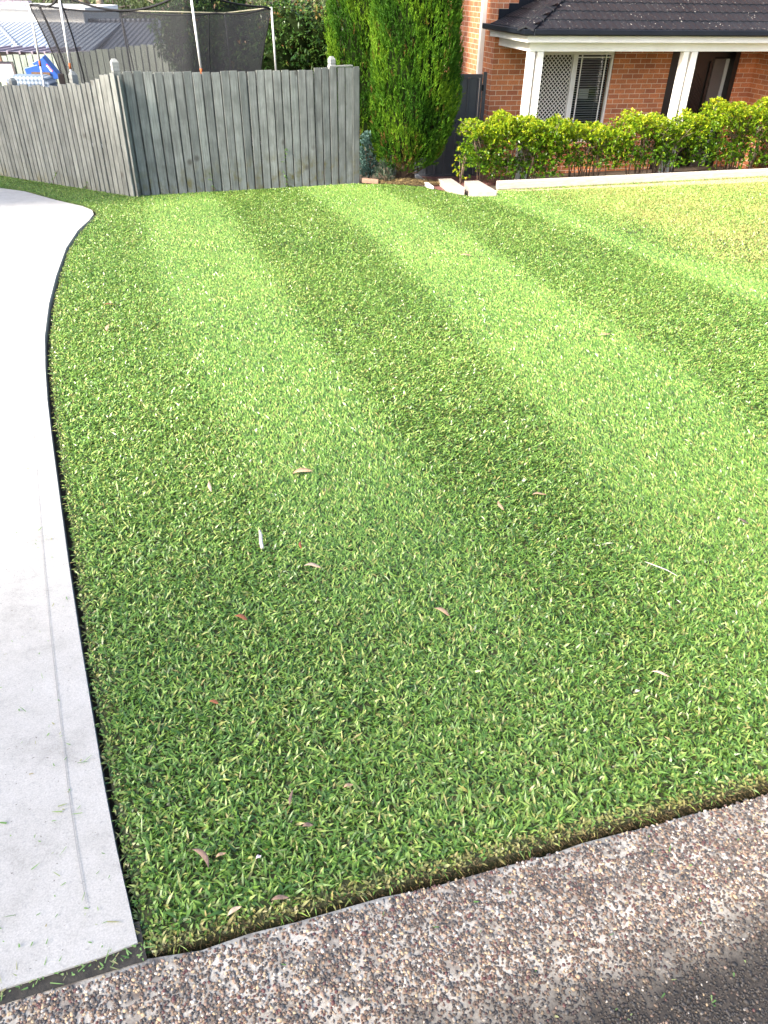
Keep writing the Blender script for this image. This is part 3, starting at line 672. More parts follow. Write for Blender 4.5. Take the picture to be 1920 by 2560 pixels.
# ------------------------------------------------------------------ things standing in the neighbour's yard
dk = MB(); dk.box(-9.2, -5.9, 14.9, 18.2, -1.9, -1.05); 
deck = dk.build('deck', M['wood']); tag(deck, kind='structure')
bq = thing('barbecue', 'covered barbecue under a blue and white checked cloth just behind the fence', 'barbecue', (-6.76, 16.0, -1.05))
cv = MB(); 
prof = [(-.40, .86), (-.40, 1.02), (-.36, 1.09), (-.28, 1.12), (.26, 1.12), (.34, 1.09), (.39, 1.0), (.41, .88), (.36, .84)]
vs_ = []; 
for yv in (-.2, -.17, .17, .2):
    k = 1 if abs(yv) < .18 else .93
    vs_ += [(x*k+.02*math.sin(9*z), yv, z*k+(1-k)*.95) for x, z in prof]
npf = len(prof); fs = [(r*npf+i, r*npf+i+1, (r+1)*npf+i+1, (r+1)*npf+i) for r in range(3) for i in range(npf-1)] + [tuple(range(npf))[::-1], tuple(3*npf+i for i in range(npf)), ]
cv.add(vs_, [f for f in fs]); cv.build('checked_cover', M['check'], bq, True)
MB().box(-.36, .36, -.18, .18, .55, .84).build('firebox', M['dark'], bq, bevel=.02)
MB().tube([(-.44, -.16, .86), (.50, -.16, .85)], .014, 8).build('handle', M['galv'], bq, True)
for x in (-.32, .32):
    for y in (-.14, .14): MB().tube([(x, y, 0), (x, y, .56)], .018, 8).build('leg', M['galv'], bq, True)
ch = thing('chair', 'brown wooden chair back between the checked cover and the net', 'chair', (-6.02, 15.55, -1.05), .3)
MB().box(-.05, .06, -.02, .02, .45, 1.2).build('backrest', M['brown'], ch, bevel=.012)
MB().box(-.2, .2, -.42, .03, .42, .46).build('seat', M['brown'], ch, bevel=.01)
for x in (-.17, .17):
    for y in (-.38, -.0): MB().box(x-.02, x+.02, y-.02, y+.02, 0, .42).build('leg', M['brown'], ch)
eb = thing('framed_board', 'pale lilac board in a dark frame propped up at the left edge', 'board', (-7.98, 17.3, -1.05), .06)
def tilt_panel(m, x0, x1, z0, z1, sh, y=0, t=.02):
    m.hexa([(x0+sh, y, z0), (x1+sh, y, z0), (x1+sh, y+t, z0), (x0+sh, y+t, z0), (x0, y+.1, z1), (x1, y+.1, z1), (x1, y+.1+t, z1), (x0, y+.1+t, z1)]); return m
tilt_panel(MB(), -.16, .29, .86, 1.17, .06).build('board', M['lilac'], eb)
fr = MB(); tilt_panel(fr, .29, .325, .80, 1.21, .07, -.006, .035); tilt_panel(fr, -.2, .29, 1.17, 1.20, .0, .096, .035); tilt_panel(fr, -.2, -.16, .7, 1.17, .06, -.006, .035); fr.build('frame', M['brown'], eb)
for x in (-.15, .3): MB().tube([(x+.12, 0, 0), (x+.02, .1, .95)], .02, 6).build('leg', M['wood'], eb, True)
wp = MB().tube([(0, 0, 0), (-.13, 0, 1.45)], .032, 8); o = wp.build('timber_pole', M['wood'], None, True); o.location = (-7.93, 17.75, -1.05); tag(o, 'leaning brown timber pole behind the pale framed board', 'pole')
bl = thing('play_box', 'upturned blue plastic play box with a red sticker against the pale fence', 'play box', (-6.95, 17.2, -1.05))
m = MB(); m.add([(-.23, -.02, 1.21), (.0, .0, 1.32), (.28, .0, .95), (.12, -.02, .93), (-.23, .18, 1.23), (.0, .2, 1.34), (.28, .2, .97), (.12, .18, .95)], [(0, 1, 2, 3)[::-1], (4, 5, 6, 7), (0, 1, 5, 4), (1, 2, 6, 5), (2, 3, 7, 6), (3, 0, 4, 7)]); m.build('lid', M['blue'], bl, bevel=.01)
m = MB(); m.hexa([(-.36, -.03, .9), (.14, -.03, .9), (.14, .14, .9), (-.36, .14, .9), (-.40, -.03, 1.12), (-.12, -.03, 1.19), (-.12, .14, 1.19), (-.40, .14, 1.12)]); m.build('body', M['blue'], bl, bevel=.01)
m = MB(); m.box(-.27, .10, -.047, -.033, .90, 1.06); m.build('insert', M['wood'], bl)
def on_lid(u, v): # lid face coordinates
    a = Vector((-.0, .0, 1.32)); b = Vector((.28, .0, .95)); e = (b-a); n_ = Vector((-.8, 0, -.6)); return a+e*u+n_*v+Vector((0, -.006, 0))
m = MB(); m.quad(on_lid(.28, .02), on_lid(.62, .02), on_lid(.62, .075), on_lid(.28, .075)); st = m.build('sticker', M['red'], bl)
m = MB()
for u in (.32, .38, .44, .5, .56): m.quad(*[on_lid(u+a, b)+Vector((0, -.003, 0)) for a, b in ((0, .03), (.035, .03), (.035, .062), (0, .062))])
m.build('white_mark', M['white'], st)
for x in (-.3, .06):
    MB().box(x-.03, x+.03, .02, .08, 0, .9).build('leg', M['wood'], bl)

# ------------------------------------------------------------------ neighbour houses behind
hA = thing('neighbour_house', 'neighbour house with blue grey corrugated roof, white upper wall and tiled top roof', 'house', (-14, 30, -3.6))
def rel(m, o): return [tuple(Vector(p)-Vector(o)) for p in m]
oA = (-14, 30, -3.6)
def slab(name, pts, mat, parent, o, t=.08):
    m = MB(); top = [Vector(p)-Vector(o) for p in pts]; n_ = len(top); bt = [p-Vector((0, 0, t)) for p in top]
    m.add(top+bt, [tuple(range(n_)), tuple(range(2*n_-1, n_-1, -1))]+[(i, i+n_, (i+1) % n_+n_, (i+1) % n_) for i in range(n_)])
    return m.build(name, mat, parent)
MB().box(-12, 3.3, .6, 9, 0, 2.85).build('wall', M['white'], hA)
slab('roof', [(-28, 30, -.64), (-10.45, 30, -.60), (-10.6, 34.5, .06), (-28, 34.5, .06)], M['corr'], hA, oA)
MB().box(-14, 3.55, -.12, -.005, 2.86, 2.97).build('gutter', M['dark'], hA)
rf = MB(); rf.tube([(-1.35, 4.3, 3.58), (1.1, .15, 3.06)], .07, 8); rf.tube([(-1.35, 3.9, 3.5), (.1, .1, 3.04)], .05, 8); rf.build('ridge_cap', M['corr'], hA, True)
gm = MB(); gm.add([(-2.2, -.02, 2.98), (-.05, -.02, 2.98), (-1.1, .25, 3.5), (-2.2, .1, 3.75)], [(0, 1, 2, 3)]); gm.build('gable', M['galv'], hA)
MB().box(-12, 2.0, 4.5, 9, 3.6, 4.12).build('upper_wall', M['white'], hA)
MB().box(-14, 2.2, 4.2, 4.5, 4.06, 4.14).build('upper_gutter', M['white'], hA)
tl = MB(); 
for i in range(9):
    z0 = 4.15+i*.11; y0 = 4.3+i*.32
    for k in range(34):
        x0 = -10+k*.31
        if x0+.3 < .55-i*.42: tl.box(x0+.02*(i % 2), x0+.29+.02*(i % 2), y0, y0+.34, z0, z0+.05)
tl.build('tile_roof', plain('old_tile', (.22, .19, .24), (.30, .26, .31), 3, .7), hA)
aw = MB(); aw.add([(-12, -4.2, 3.22), (4.5, -4.2, 3.30), (4.5, -2.2, 3.22), (-12, -2.2, 3.14)], [(0, 1, 2, 3)])
for k in range(44): x = -11.9+k*.37; aw.box(x, x+.05, -4.2, -2.2, 3.235, 3.32)
aw.build('awning', plain('mauve_sheet', (.20, .17, .21), (.28, .24, .28), 6, .6), hA)
hB = thing('neighbour_house', 'neighbour house with dark slate hip roof seen through the trampoline net', 'house', (-9.5, 31, -3.8))
oB = (-9.5, 31, -3.8)
slab('roof', [(-14.2, 29.6, -.92), (-6.3, 29.6, -.75), (-9.3, 35, .13), (-12.75, 35, .07)], M['corr_dark'], hB, oB)
slab('roof', [(-6.3, 29.6, -.75), (-5.0, 40, -.75), (-9.3, 35.4, .13), (-9.3, 35, .13)], M['corr_dark'], hB, oB)
rc = MB(); rc.tube(rel([(-12.75, 35, .09), (-9.3, 35, .15)], oB), .07, 8); rc.tube(rel([(-9.3, 35, .15), (-6.3, 29.6, -.73)], oB), .07, 8); rc.tube(rel([(-12.75, 35, .09), (-14.2, 29.6, -.9)], oB), .06, 8); rc.build('ridge_cap', M['corr_dark'], hB, True)
MB().box(-4.2, 3.0, -.9, 8, 0, 2.75).build('wall', M['grey'], hB)
MB().box(-.9, 1.6, .35, .5, 2.9, 3.1).build('vent', M['dark'], hB)

# ------------------------------------------------------------------ trees, hedges and shrubs
def rosettes(Cn, Dn, per, L, W, spread, mat, name, parent, rnd, droopf=.15, bw=.35, mid=.55, lj=.3):
    N = len(Cn)*per
    P = np.repeat(Cn, per, 0); D0 = np.repeat(Dn, per, 0); D = unit(D0+rng.normal(0, spread, (N, 3)))
    P = P + D*rng.uniform(-.01, .02, (N, 1))*L*10*.1
    l = L*rng.uniform(1-lj, 1+lj, N); w = W*rng.uniform(.8, 1.2, N)
    rr = np.clip(np.repeat(rnd, per)+rng.normal(0, .12, N), 0, 1)
    dr = D*0; dr[:, 2] = -l*droopf
    Wd = np.cross(D, np.array([0, 0, 1.])+rng.normal(0, .35, (N, 3))); 
    return blades(name, P, D, unit(Wd), l, w, dr, rr, mat, parent, bw=bw, mid=mid, mw=1.0)

def cypress(label, loc, prof, ctr, lean, n_spray, trunk):
    root = thing('cypress_tree', label, 'tree', loc, 0, 'cypress trees beside the fence')
    zs = np.array([p[0] for p in prof]); rs = np.array([p[1] for p in prof]); cz = np.array([c[0] for c in ctr]); cx = np.array([c[1] for c in ctr])
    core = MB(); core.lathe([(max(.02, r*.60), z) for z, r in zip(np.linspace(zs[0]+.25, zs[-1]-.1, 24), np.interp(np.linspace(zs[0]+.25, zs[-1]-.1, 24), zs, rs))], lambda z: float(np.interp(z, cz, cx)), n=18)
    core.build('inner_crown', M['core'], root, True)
    # sprays
    z = rng.uniform(zs[0], zs[-1], n_spray*2); pr = np.interp(z, zs, rs); k = rng.random(len(z)) < pr/rs.max(); z = z[k][:n_spray]; n = len(z)
    a = rng.uniform(0, 2*np.pi, n); lob = 1+.07*np.sin(3*a+z*1.7)+.05*np.sin(5*a-z*2.9)+.03*np.sin(9*a+z*7)
    f = rng.beta(4, 1.5, n); r = np.interp(z, zs, rs)*lob*(.64+.30*f)
    S = np.stack([np.interp(z, cz, cx)+r*np.cos(a), r*np.sin(a), z], 1)
    out = np.stack([np.cos(a), np.sin(a), np.zeros(n)], 1)
    up_ = np.clip((z-zs[0])/1.0, .15, 1)
    ax = unit(out*.42+np.stack([np.zeros(n), np.zeros(n), .55+.9*up_], 1)+rng.normal(0, .22, (n, 3)))
    per = 15; sl = rng.uniform(.09, .20, n)
    t = np.tile(np.linspace(0, 1, per), n); P0 = np.repeat(S, per, 0)+np.repeat(ax, per, 0)*(t*np.repeat(sl, per))[:, None]
    D = unit(np.repeat(ax, per, 0)+rng.normal(0, .38, (n*per, 3))+np.repeat(out, per, 0)*.12)
    L = rng.uniform(.035, .075, n*per)*(1.15-.5*t); W = rng.uniform(.010, .018, n*per)*(1.1-.4*t)
    cl = np.clip(.45+.26*np.sin(a*4+z*3.1)+.2*np.sin(z*6.3+a*2)+rng.normal(0, .16, n)+.25*(f-.8), 0, 1)
    rnd = np.clip(np.repeat(cl, per)+.25*t-.12+rng.normal(0, .07, n*per), 0, 1)
    blades('crown', P0, D, perp(D), L, W, np.zeros((n*per, 3)), rnd, M['cypress'], root, tone=np.repeat(((rng.random(n) < .02+.30*np.clip((1.0-z)/.7, 0, 1)*(np.sin(a*3+1) > -.2))*rng.uniform(.4, 1, n)), per), bw=.7, mid=.5)
    tm = MB()
    for i, (bx, by, tx, ty) in enumerate(trunk):
        tm.tube([(bx, by, -.1), (bx*.9+.02, by, .25), ((bx+tx)/2, (by+ty)/2, .6), (tx, ty, 1.3)], [.13, .095, .08, .05], 10)
    for i in range(26):
        aa = rng.uniform(0, 6.28); r0 = rng.uniform(.25, .62); z0 = rng.uniform(.1, .4)
        tm.tube([(.03, 0, z0*.8), (r0*.5*math.cos(aa), r0*.5*math.sin(aa), z0+.06), (r0*math.cos(aa), r0*math.sin(aa), z0+rng.uniform(.1, .3))], [.02, .012, .005], 5)
    tm.build('trunk', M['bark'], root, True)
    return root
cypress('tall bright green cypress with a bare trunk base, nearer the lawn', (.25, 15.1, -1.44),
        [(.20, .36), (.32, .56), (.52, .66), (.8, .75), (1.3, .79), (1.9, .80), (2.8, .76), (3.8, .70), (4.8, .5), (5.6, .15)],
        [(0, 0), (.4, .05), (.75, .06), (1.6, .12), (2.8, .17), (5, .2)], 0, 9500, [(-.02, 0, .05, 0), (.08, .03, .15, .05), (-.08, .04, -.1, .06)])
cypress('taller shadowed cypress standing behind the end of the fence', (-.55, 17.0, -1.66),
        [(.2, .40), (.6, .62), (1.3, .74), (2.4, .76), (3.4, .70), (4.6, .6), (5.6, .42), (6.4, .12)], [(0, 0), (3, .04), (6, .05)], 0, 8000, [(0, 0, 0, 0)])

def small_bush(name, label, cat, loc, h, r, mat, n, L, W, per=6, spread=.6):
    root = thing(name, label, cat, loc)
    z = rng.uniform(.05, h, n); rr = r*np.sqrt(np.clip(1-((z-h*.45)/(h*.62))**2, .05, 1)); a = rng.uniform(0, 6.28, n); q = np.sqrt(rng.random(n))
    S = np.stack([rr*q*np.cos(a), rr*q*np.sin(a), z], 1); D = unit(np.stack([np.cos(a)*.5, np.sin(a)*.5, np.full(n, .9)], 1)+rng.normal(0, .2, (n, 3)))
    rosettes(S, D, per, L, W, spread, mat, 'foliage', root, rng.random(n))
    sm = MB()
    for i in range(6):
        aa = rng.uniform(0, 6.28); sm.tube([(0, 0, -.03), (.3*r*math.cos(aa), .3*r*math.sin(aa), h*.4), (.5*r*math.cos(aa), .5*r*math.sin(aa), h*.8)], [.012, .008, .003], 5)
    sm.build('stem', M['stem'], root, True)
    return root
small_bush('dwarf_conifer', 'small blue green conifer tucked under the cypress beside the fence end', 'shrub', (-.42, 15.25, -1.47), .78, .19, M['bluecon'], 420, .07, .014, 9, .35)
small_bush('dark_tuft', 'low dark green tuft at the foot of the cypress trunk', 'plant', (-.10, 14.85, -1.44), .34, .17, plain('dark_tuft_leaf', (.03, .055, .03), (.05, .08, .05), 9, .6), 120, .12, .012, 5, .5)

def hedge_shrub(label, cx, cy, w, dpt, z0, ztop, dens, low, seed):
    global rng
    rng = np.random.default_rng(seed)
    root = thing('hedge_shrub', label, 'shrub', (cx, cy, z0), R_(15), 'clipped shrubs in front of the brick house')
    H = ztop-z0; sm = MB(); tips = []; tdir = []
    for i in range(int(10+w*7)):
        bx = rng.uniform(-.36, .36)*w; by = rng.normal(0, .06); tx = bx*1.15+rng.normal(0, .22); ty = rng.normal(0, dpt*.28); hz = H*rng.uniform(.62, .9)
        p = [Vector((bx, by, -.05)), Vector((bx*.9+tx*.1+rng.normal(0, .04), by, hz*.35)), Vector((bx*.4+tx*.6, (by+ty)*.5, hz*.68)), Vector((tx, ty, hz))]
        sm.tube(p, [.013, .010, .007, .003], 5)
        for j in range(6):
            t = rng.uniform(.35, 1); k = min(2, int(t*3)); q = p[k].lerp(p[k+1], t*3-k)
            e = q+Vector((rng.normal(0, .16), rng.normal(0, .12), abs(rng.normal(.10, .08))))
            e.x = max(-w*.52, min(w*.52, e.x)); e.y = max(-dpt*.5, min(dpt*.5, e.y)); e.z = min(e.z, H*1.0)
            sm.tube([q, (q+e)*.5+Vector((0, 0, .02)), e], [.005, .004, .002], 4); tips.append(tuple(e)); tdir.append(tuple((e-q).normalized()+Vector((0, 0, .6))))
    sm.build('stem', M['stem'], root, True)
    n = int(dens*3.8); x = rng.uniform(-.5, .5, n)*w; y = rng.uniform(-.5, .5, n)*dpt
    edge = np.sqrt(np.clip(1-(2*np.abs(x)/w)**6, .02, 1))
    topz = H*(.90+.05*np.sin(x*5+seed)+.05*np.sin(x*11+2*seed)+.03*np.sin(y*9))*(.8+.2*edge)
    u = rng.random(n); zt = np.where(u < .42, topz-rng.exponential(.15, n), rng.uniform(low, 1, n)*topz)
    gap = np.sin(x*7.3+seed*1.7)+np.sin(zt*11+x*3)
    k = (zt > .06) & ((gap > -1.15) | (zt > topz-.16))
    S = np.stack([x, y, zt], 1)[k]; S = np.concatenate([S, np.array(tips)]); o_ = S.copy(); o_[:, 2] = 0; o_[:, 0] *= .5
    D = unit(np.stack([S[:, 0]*.25, S[:, 1]*1.2, np.full(len(S), .75)], 1)+rng.normal(0, .35, S.shape))
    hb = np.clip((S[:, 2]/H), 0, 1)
    rnd = np.clip(.18+.52*hb**2+rng.normal(0, .13, len(S)), 0, 1)  # leaves turn yellow with height: sunlit tops put into the colour
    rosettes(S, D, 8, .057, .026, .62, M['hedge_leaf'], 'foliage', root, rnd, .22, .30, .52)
    return root
def bedy(x, off): return 13.76+.2735*(x-1.85)+off
hedge_shrub('dense lime green hedge shrub at the left end, next to the dark gate', 2.22, bedy(2.22, .95), 1.95, .85, -1.30, -.25, 900, .04, 21)
hedge_shrub('thin leggy hedge shrub below the window with bricks showing through', 3.70, bedy(3.7, 1.0), 1.25, .7, -1.30, -.40, 330, .2, 22)
hedge_shrub('wide flat topped hedge shrub in front of the white post pair', 5.05, bedy(5.05, 1.0), 1.75, .8, -1.28, -.27, 560, .15, 23)
hedge_shrub('taller bushy hedge shrub at the right edge in front of the entry', 6.95, bedy(6.95, 1.0), 2.1, .9, -1.26, -.10, 900, .05, 24)
rng = np.random.default_rng(30)
sb = small_bush('sapling', 'thin small sapling leaning between the gate and the hedge', 'shrub', (1.28, 14.75, -1.42), .62, .17, M['hedge_leaf'], 42, .05, .022, 6, .6)

def leafy_tree(name, label, cat, loc, lobes, n, L, W, mat, trunk_h, group=None, per=6, bark='bark', droop=.3, corescale=.72, trad=.12):
    root = thing(name, label, cat, loc, 0, group)
    S = []; D = []; rn = []; core = MB()
    for (x, y, z, rx, ry, rz) in lobes:
        k = int(n*rx*rz/sum(l[3]*l[5] for l in lobes)); d = rand_dirs(k); f = rng.uniform(.72, 1.06, k)**.7
        f *= 1+.12*np.sin(d[:, 0]*7+z)*np.sin(d[:, 2]*6+x)
        S.append(np.stack([x+d[:, 0]*rx*f, y+d[:, 1]*ry*f, z+d[:, 2]*rz*f], 1)); D.append(unit(d+np.array([0, 0, .25])))
        cl = np.sin(d[:, 0]*6+x*3)*np.sin(d[:, 2]*7+z*3)
        rn.append(np.clip(.40+.25*d[:, 2]+.22*cl+rng.normal(0, .14, k), 0, 1))
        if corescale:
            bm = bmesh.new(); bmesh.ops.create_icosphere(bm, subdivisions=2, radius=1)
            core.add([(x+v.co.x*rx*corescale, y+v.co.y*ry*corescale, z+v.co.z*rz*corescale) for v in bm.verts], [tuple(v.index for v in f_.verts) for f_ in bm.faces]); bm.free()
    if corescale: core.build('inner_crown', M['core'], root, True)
    rosettes(np.concatenate(S), np.concatenate(D), per, L, W, .8, mat, 'crown', root, np.concatenate(rn), droop)
    tm = MB(); tm.tube([(0, 0, -.2), (.04, 0, trunk_h*.5), (-.03, .02, trunk_h)], [trad, trad*.8, trad*.55], 8)
    for (x, y, z, *_r) in lobes: tm.tube([(0, 0, trunk_h*.75), (x*.5, y*.5, (trunk_h+z)*.5), (x, y, z)], [trad*.5, trad*.35, trad*.15], 6)
    tm.build('trunk', M[bark], root, True)
    return root
leafy_tree('lilly_pilly_tree', 'dense glossy leafed shrub tree between the trampoline and the cypresses', 'tree', (-2.35, 19.2, -1.95),
           [(-.2, 0, 1.7, 1.15, .9, 1.6), (.55, .1, 1.6, .8, .8, 1.45), (-.9, .2, 1.4, .8, .7, 1.3), (.1, 0, 2.5, .9, .8, .75), (.8, 0, 2.5, .55, .6, .6)], 3600, .085, .034, M['lilly'], 1.2, 'leafy trees behind the trampoline')
leafy_tree('lilly_pilly_tree', 'loose yellowish leafed tree seen through the right of the net', 'tree', (-4.15, 19.3, -1.95),
           [(0, 0, 1.9, .75, .8, 1.3), (-.45, .1, 2.55, .7, .7, .75), (.45, 0, 2.5, .7, .7, .9), (.2, .3, 3.3, .7, .6, .5)], 2600, .085, .032, M['lilly'], 1.4, 'leafy trees behind the trampoline')
# unseen trees added to cast shade: behind the viewer and beyond the driveway
def at_sun(p, t): return Vector(p)+SUN_TO*t
q = at_sun((-1.15, -.55, 0), 15.0)
leafy_tree('kerb_shade_tree', 'unseen spreading tree behind the viewer, added to shade the kerb', 'tree', (q.x, q.y, -.3),
           [(0, 0, q.z, 2.6, 2.4, 1.9), (1.6, -.4, q.z-.6, 1.7, 1.7, 1.4), (-1.8, .3, q.z-.2, 1.8, 1.8, 1.4), (.6, 1.5, q.z+.5, 1.5, 1.5, 1.2)], 2300, .20, .09, M['gum'], 6.0, None, 6, corescale=0, trad=.2)
q = at_sun((-5.75, 12.35, -.45), 7.5)
leafy_tree('fence_shade_tree', 'unseen round leafy tree beyond the driveway, added to shade the side fence', 'tree', (q.x, q.y, -1.6),
           [(0, 0, q.z+1.6, 1.7, 1.7, 1.3), (-1.3, 1.4, q.z+1.7, 1.6, 1.6, 1.25), (-2.4, 2.4, q.z+1.6, 1.4, 1.4, 1.2)], 4200, .13, .06, M['gum'], 3.2, None, 6, corescale=.8, trad=.16)
# bush on the slope behind the houses
tdefs = [(-22.5, 47, .22, 'pale'), (-17.2, 50, .30, 'tan'), (-14.3, 44, .26, 'tan'), (-13.0, 52, .18, 'pale'), (-11.4, 48, .16, 'pale'), (-9.6, 43, .24, 'dark'), (-7.2, 50, .2, 'tan'), (-4.6, 46, .2, 'dark'), (-2.2, 52, .2, 'pale')]
where = ['far left above the white wall', 'above the white wall beside the left trampoline pole', 'with the thickest forked pale trunk, above the middle of the slate roof', 'with a slim white trunk just right of the thick forked one', 'with a crooked thin trunk above the right of the slate roof',
         'with a dark trunk at the right end of the slate roof', 'behind the right part of the trampoline net', 'behind the glossy shrub tree', 'just left of the cypresses']
M['darkbark'] = plain('dark_bark', (.13, .075, .05), (.08, .05, .035), 3, .9, .3)
for (x, y, r, kd), wh in zip(tdefs, where):
    z = float(far_z(np.array(x), np.array(y))); root = thing('gum_tree', 'tall gum tree '+wh, 'tree', (x, y, z), 0, 'gum trees behind the neighbour houses')
    m = MB(); lx_ = rng.normal(0, .5); H = rng.uniform(9, 13)
    pts = [Vector((lx_*t*t+.15*math.sin(5*t+x), 0, H*t-.3)) for t in np.linspace(0, 1, 8)]
    m.tube(pts, [r*(1-.65*t) for t in np.linspace(0, 1, 8)], 8)
    cent = []
    for i in range(11):
        t = rng.uniform(.22, .95); k = min(6, int(t*7)); q = pts[k].lerp(pts[k+1], t*7-k); a = rng.uniform(0, 6.28); ln = rng.uniform(1.2, 3.0)
        e = q+Vector((math.cos(a)*ln, math.sin(a)*ln, rng.uniform(.2, 1.6))); m.tube([q, q.lerp(e, .5)+Vector((0, 0, .15)), e], [r*.35, r*.22, r*.08], 5); cent.append(e); cent.append(q.lerp(e, .65))
    m.build('trunk', M['darkbark'] if kd == 'dark' else M['gumbark'], root, True)
    cc = np.array([tuple(c) for c in cent]); n = 900; ix = rng.integers(0, len(cc), n); S = cc[ix]+rng.normal(0, .5, (n, 3))*np.array([1, 1, .7])
    D = unit(rng.normal(0, 1, (n, 3))+np.array([0, 0, -.5])); rosettes(S, D, 5, .20, .05, .8, M['gum'], 'crown', root, np.clip(.4+.2*np.sin(S[:, 0]*2)+rng.normal(0, .2, n), 0, 1), .4)
def far_wood():
    n = 26000; x = rng.uniform(-45, 20, n); y = rng.uniform(53, 75, n); h = rng.random(n)**1.2*9*(.7+.3*np.sin(x*.7+y*.3)); z = far_z(x, y)+h
    cl = np.sin(x*1.1+1.3*np.sin(y*.6))*np.sin(h*1.4+x*.5)+.4*np.sin(x*2.7+h*2.2)
    k = cl > -.35; S = np.stack([x, y, z], 1)[k]; D = rand_dirs(len(S)); rn = np.clip(.45+.28*cl[k]+rng.normal(0, .15, len(S)), 0, 1)
    return rosettes(S, D, 5, .38, .12, .8, M['gum'], 'far_wood', None, rn, .3)
tag(far_wood(), 'hazy green bushland rising behind the houses', 'wood', kind='stuff')

# ------------------------------------------------------------------ brick house, garden and small things
HA = R_(15)
house = thing('brick_house', 'orange brick house with dark tiled verandah roof and white posts', 'house', (1.892, 16.6, 0), HA)
FL = -1.70
w = MB()                                                  # front wall with window and entry openings, side wall, return
w.box(0, .94, 0, .23, FL-.25, .58); w.box(2.56, 3.83, 0, .23, FL-.25, .58); w.box(5.41, 5.80, 0, .23, FL-.25, .58)
w.box(.94, 2.56, 0, .23, FL-.25, -1.05); w.box(0, 9, 0, .23, .58, 3.4)
w.box(0, .23, .23, 7, FL-.25, 3.4); w.box(5.80, 9, -1.9, 0, FL-.25, .58)
w.build('brick_wall', M['brick'], house)
MB().box(.94, 2.56, -.06, .0, -1.13, -1.05).build('window_sill', M['brick'], house)
MB().box(0.02, 9, -1.75, -.0, FL-.22, FL).build('verandah_floor', M['paver'], house)
sc = MB(); sc.box(.16, 9, -1.28, -.003, .70, .72); sc.build('verandah_ceiling', M['grey'], house)
# posts in pairs, beam, fascia, gutter
for x in (.152, .318, 3.195, 3.372):
    p = MB(); p.box(x-.058, x+.058, -1.434, -1.318, FL, .657); p.box(x-.066, x+.066, -1.442, -1.31, FL, FL+.06); p.build('verandah_post', M['white'], house, bevel=.006)
b_ = MB(); b_.box(.085, 9, -1.445, -1.31, .659, .80); b_.box(.085, .20, -1.31, -.002, .659, .80); b_.build('verandah_beam', M['white'], house, bevel=.004)
f_ = MB(); f_.box(-.05, 9, -1.62, -1.595, .802, .918); f_.box(-.05, -.025, -1.595, .14, .802, .918); f_.box(-.025, 9, -1.595, -1.45, .803, .815); f_.box(-.025, .085, -1.45, -.002, .803, .815); f_.build('fascia', M['white'], house, bevel=.003)
g_ = MB()
def gut(m, pts):                                          # quad gutter profile swept along a run
    prof = [(.0, .91), (.0, .995), (.095, .998), (.105, .99), (.105, .925), (.085, .905)]
    V = []; n_ = len(prof)
    for p, o_ in pts:
        V += [(p[0]+o_[0]*a, p[1]+o_[1]*a, z) for a, z in prof]
    m.add(V, [(r*n_+i, r*n_+(i+1) % n_, (r+1)*n_+(i+1) % n_, (r+1)*n_+i) for r in range(len(pts)-1) for i in range(n_)]+[tuple(range(n_))[::-1], tuple((len(pts)-1)*n_+i for i in range(n_))])
gut(g_, [((9, -1.622), (0, -1)), ((-.052, -1.622), (-1, -1)), ((-.052, .30), (-1, 0))])
gt = g_.build('gutter', M['gutter'], house)
jn = MB(); jn.box(.02, .034, -1.733, -1.62, .902, 1.0); jn.build('gutter_joint', M['steel'], gt)
dp = MB(); dp.box(-.10, -.003, .50, .60, FL-.1, 3.4); dp.build('downpipe', M['white'], house, bevel=.01)
# tiled roof: real courses with a rolled profile
pit = math.tan(R_(24)); gauge = .30
def roof_front():
    m = MB(); e0 = -1.66; z0 = .985; nC = 6
    for i in range(nC):
        ya = e0+i*gauge*.9135; yb = ya+gauge*.9135+.02
        za = z0+(ya-e0)*pit+.020; zb = z0+(yb-e0)*pit+.002
        if ya > -.01: break
        yb = min(yb, -.003); xl = -.12+(ya-e0)+.03
        xs = np.arange(xl, 9, .0245)
        def prof(x): 
            t = (x/.147+.5*(i % 2)*0) % 1
            return .011*max(0, math.sin(math.pi*t))**1.5 - .004*(1 if t > .93 or t < .03 else 0)
        n_ = len(xs); sh = .06
        V = [(x, ya, za+prof(x)-.026) for x in xs]+[(x, ya, za+prof(x)) for x in xs]+[(x+sh*0, yb, zb+prof(x)) for x in xs]
        m.add(V, [(r*n_+k, r*n_+k+1, (r+1)*n_+k+1, (r+1)*n_+k) for r in range(2) for k in range(n_-1)])
    return m
rf_ = roof_front().build('tiled_roof', M['tile'], house)
def roof_left():
    m = MB(); e0 = -.12; z0 = .985
    for i in range(6):
        xa = e0+i*gauge*.9135; xb = xa+gauge*.9135+.02; za = z0+(xa-e0)*pit+.020; zb = z0+(xb-e0)*pit+.002
        ys = np.arange(-1.66+(xa-e0)+.03, -.003, .0245)
        if len(ys) < 3: break
        n_ = len(ys); pf = [.011*max(0, math.sin(math.pi*((y/.147) % 1)))**1.5 for y in ys]
        V = [(xa, y, za+p-.026) for y, p in zip(ys, pf)]+[(xa, y, za+p) for y, p in zip(ys, pf)]+[(xb, y, zb+p) for y, p in zip(ys, pf)]
        m.add(V, [(r*n_+k+1, r*n_+k, (r+1)*n_+k, (r+1)*n_+k+1) for r in range(2) for k in range(n_-1)])
    return m
roof_left().build('tiled_roof', M['tile'], house)
hp = MB()
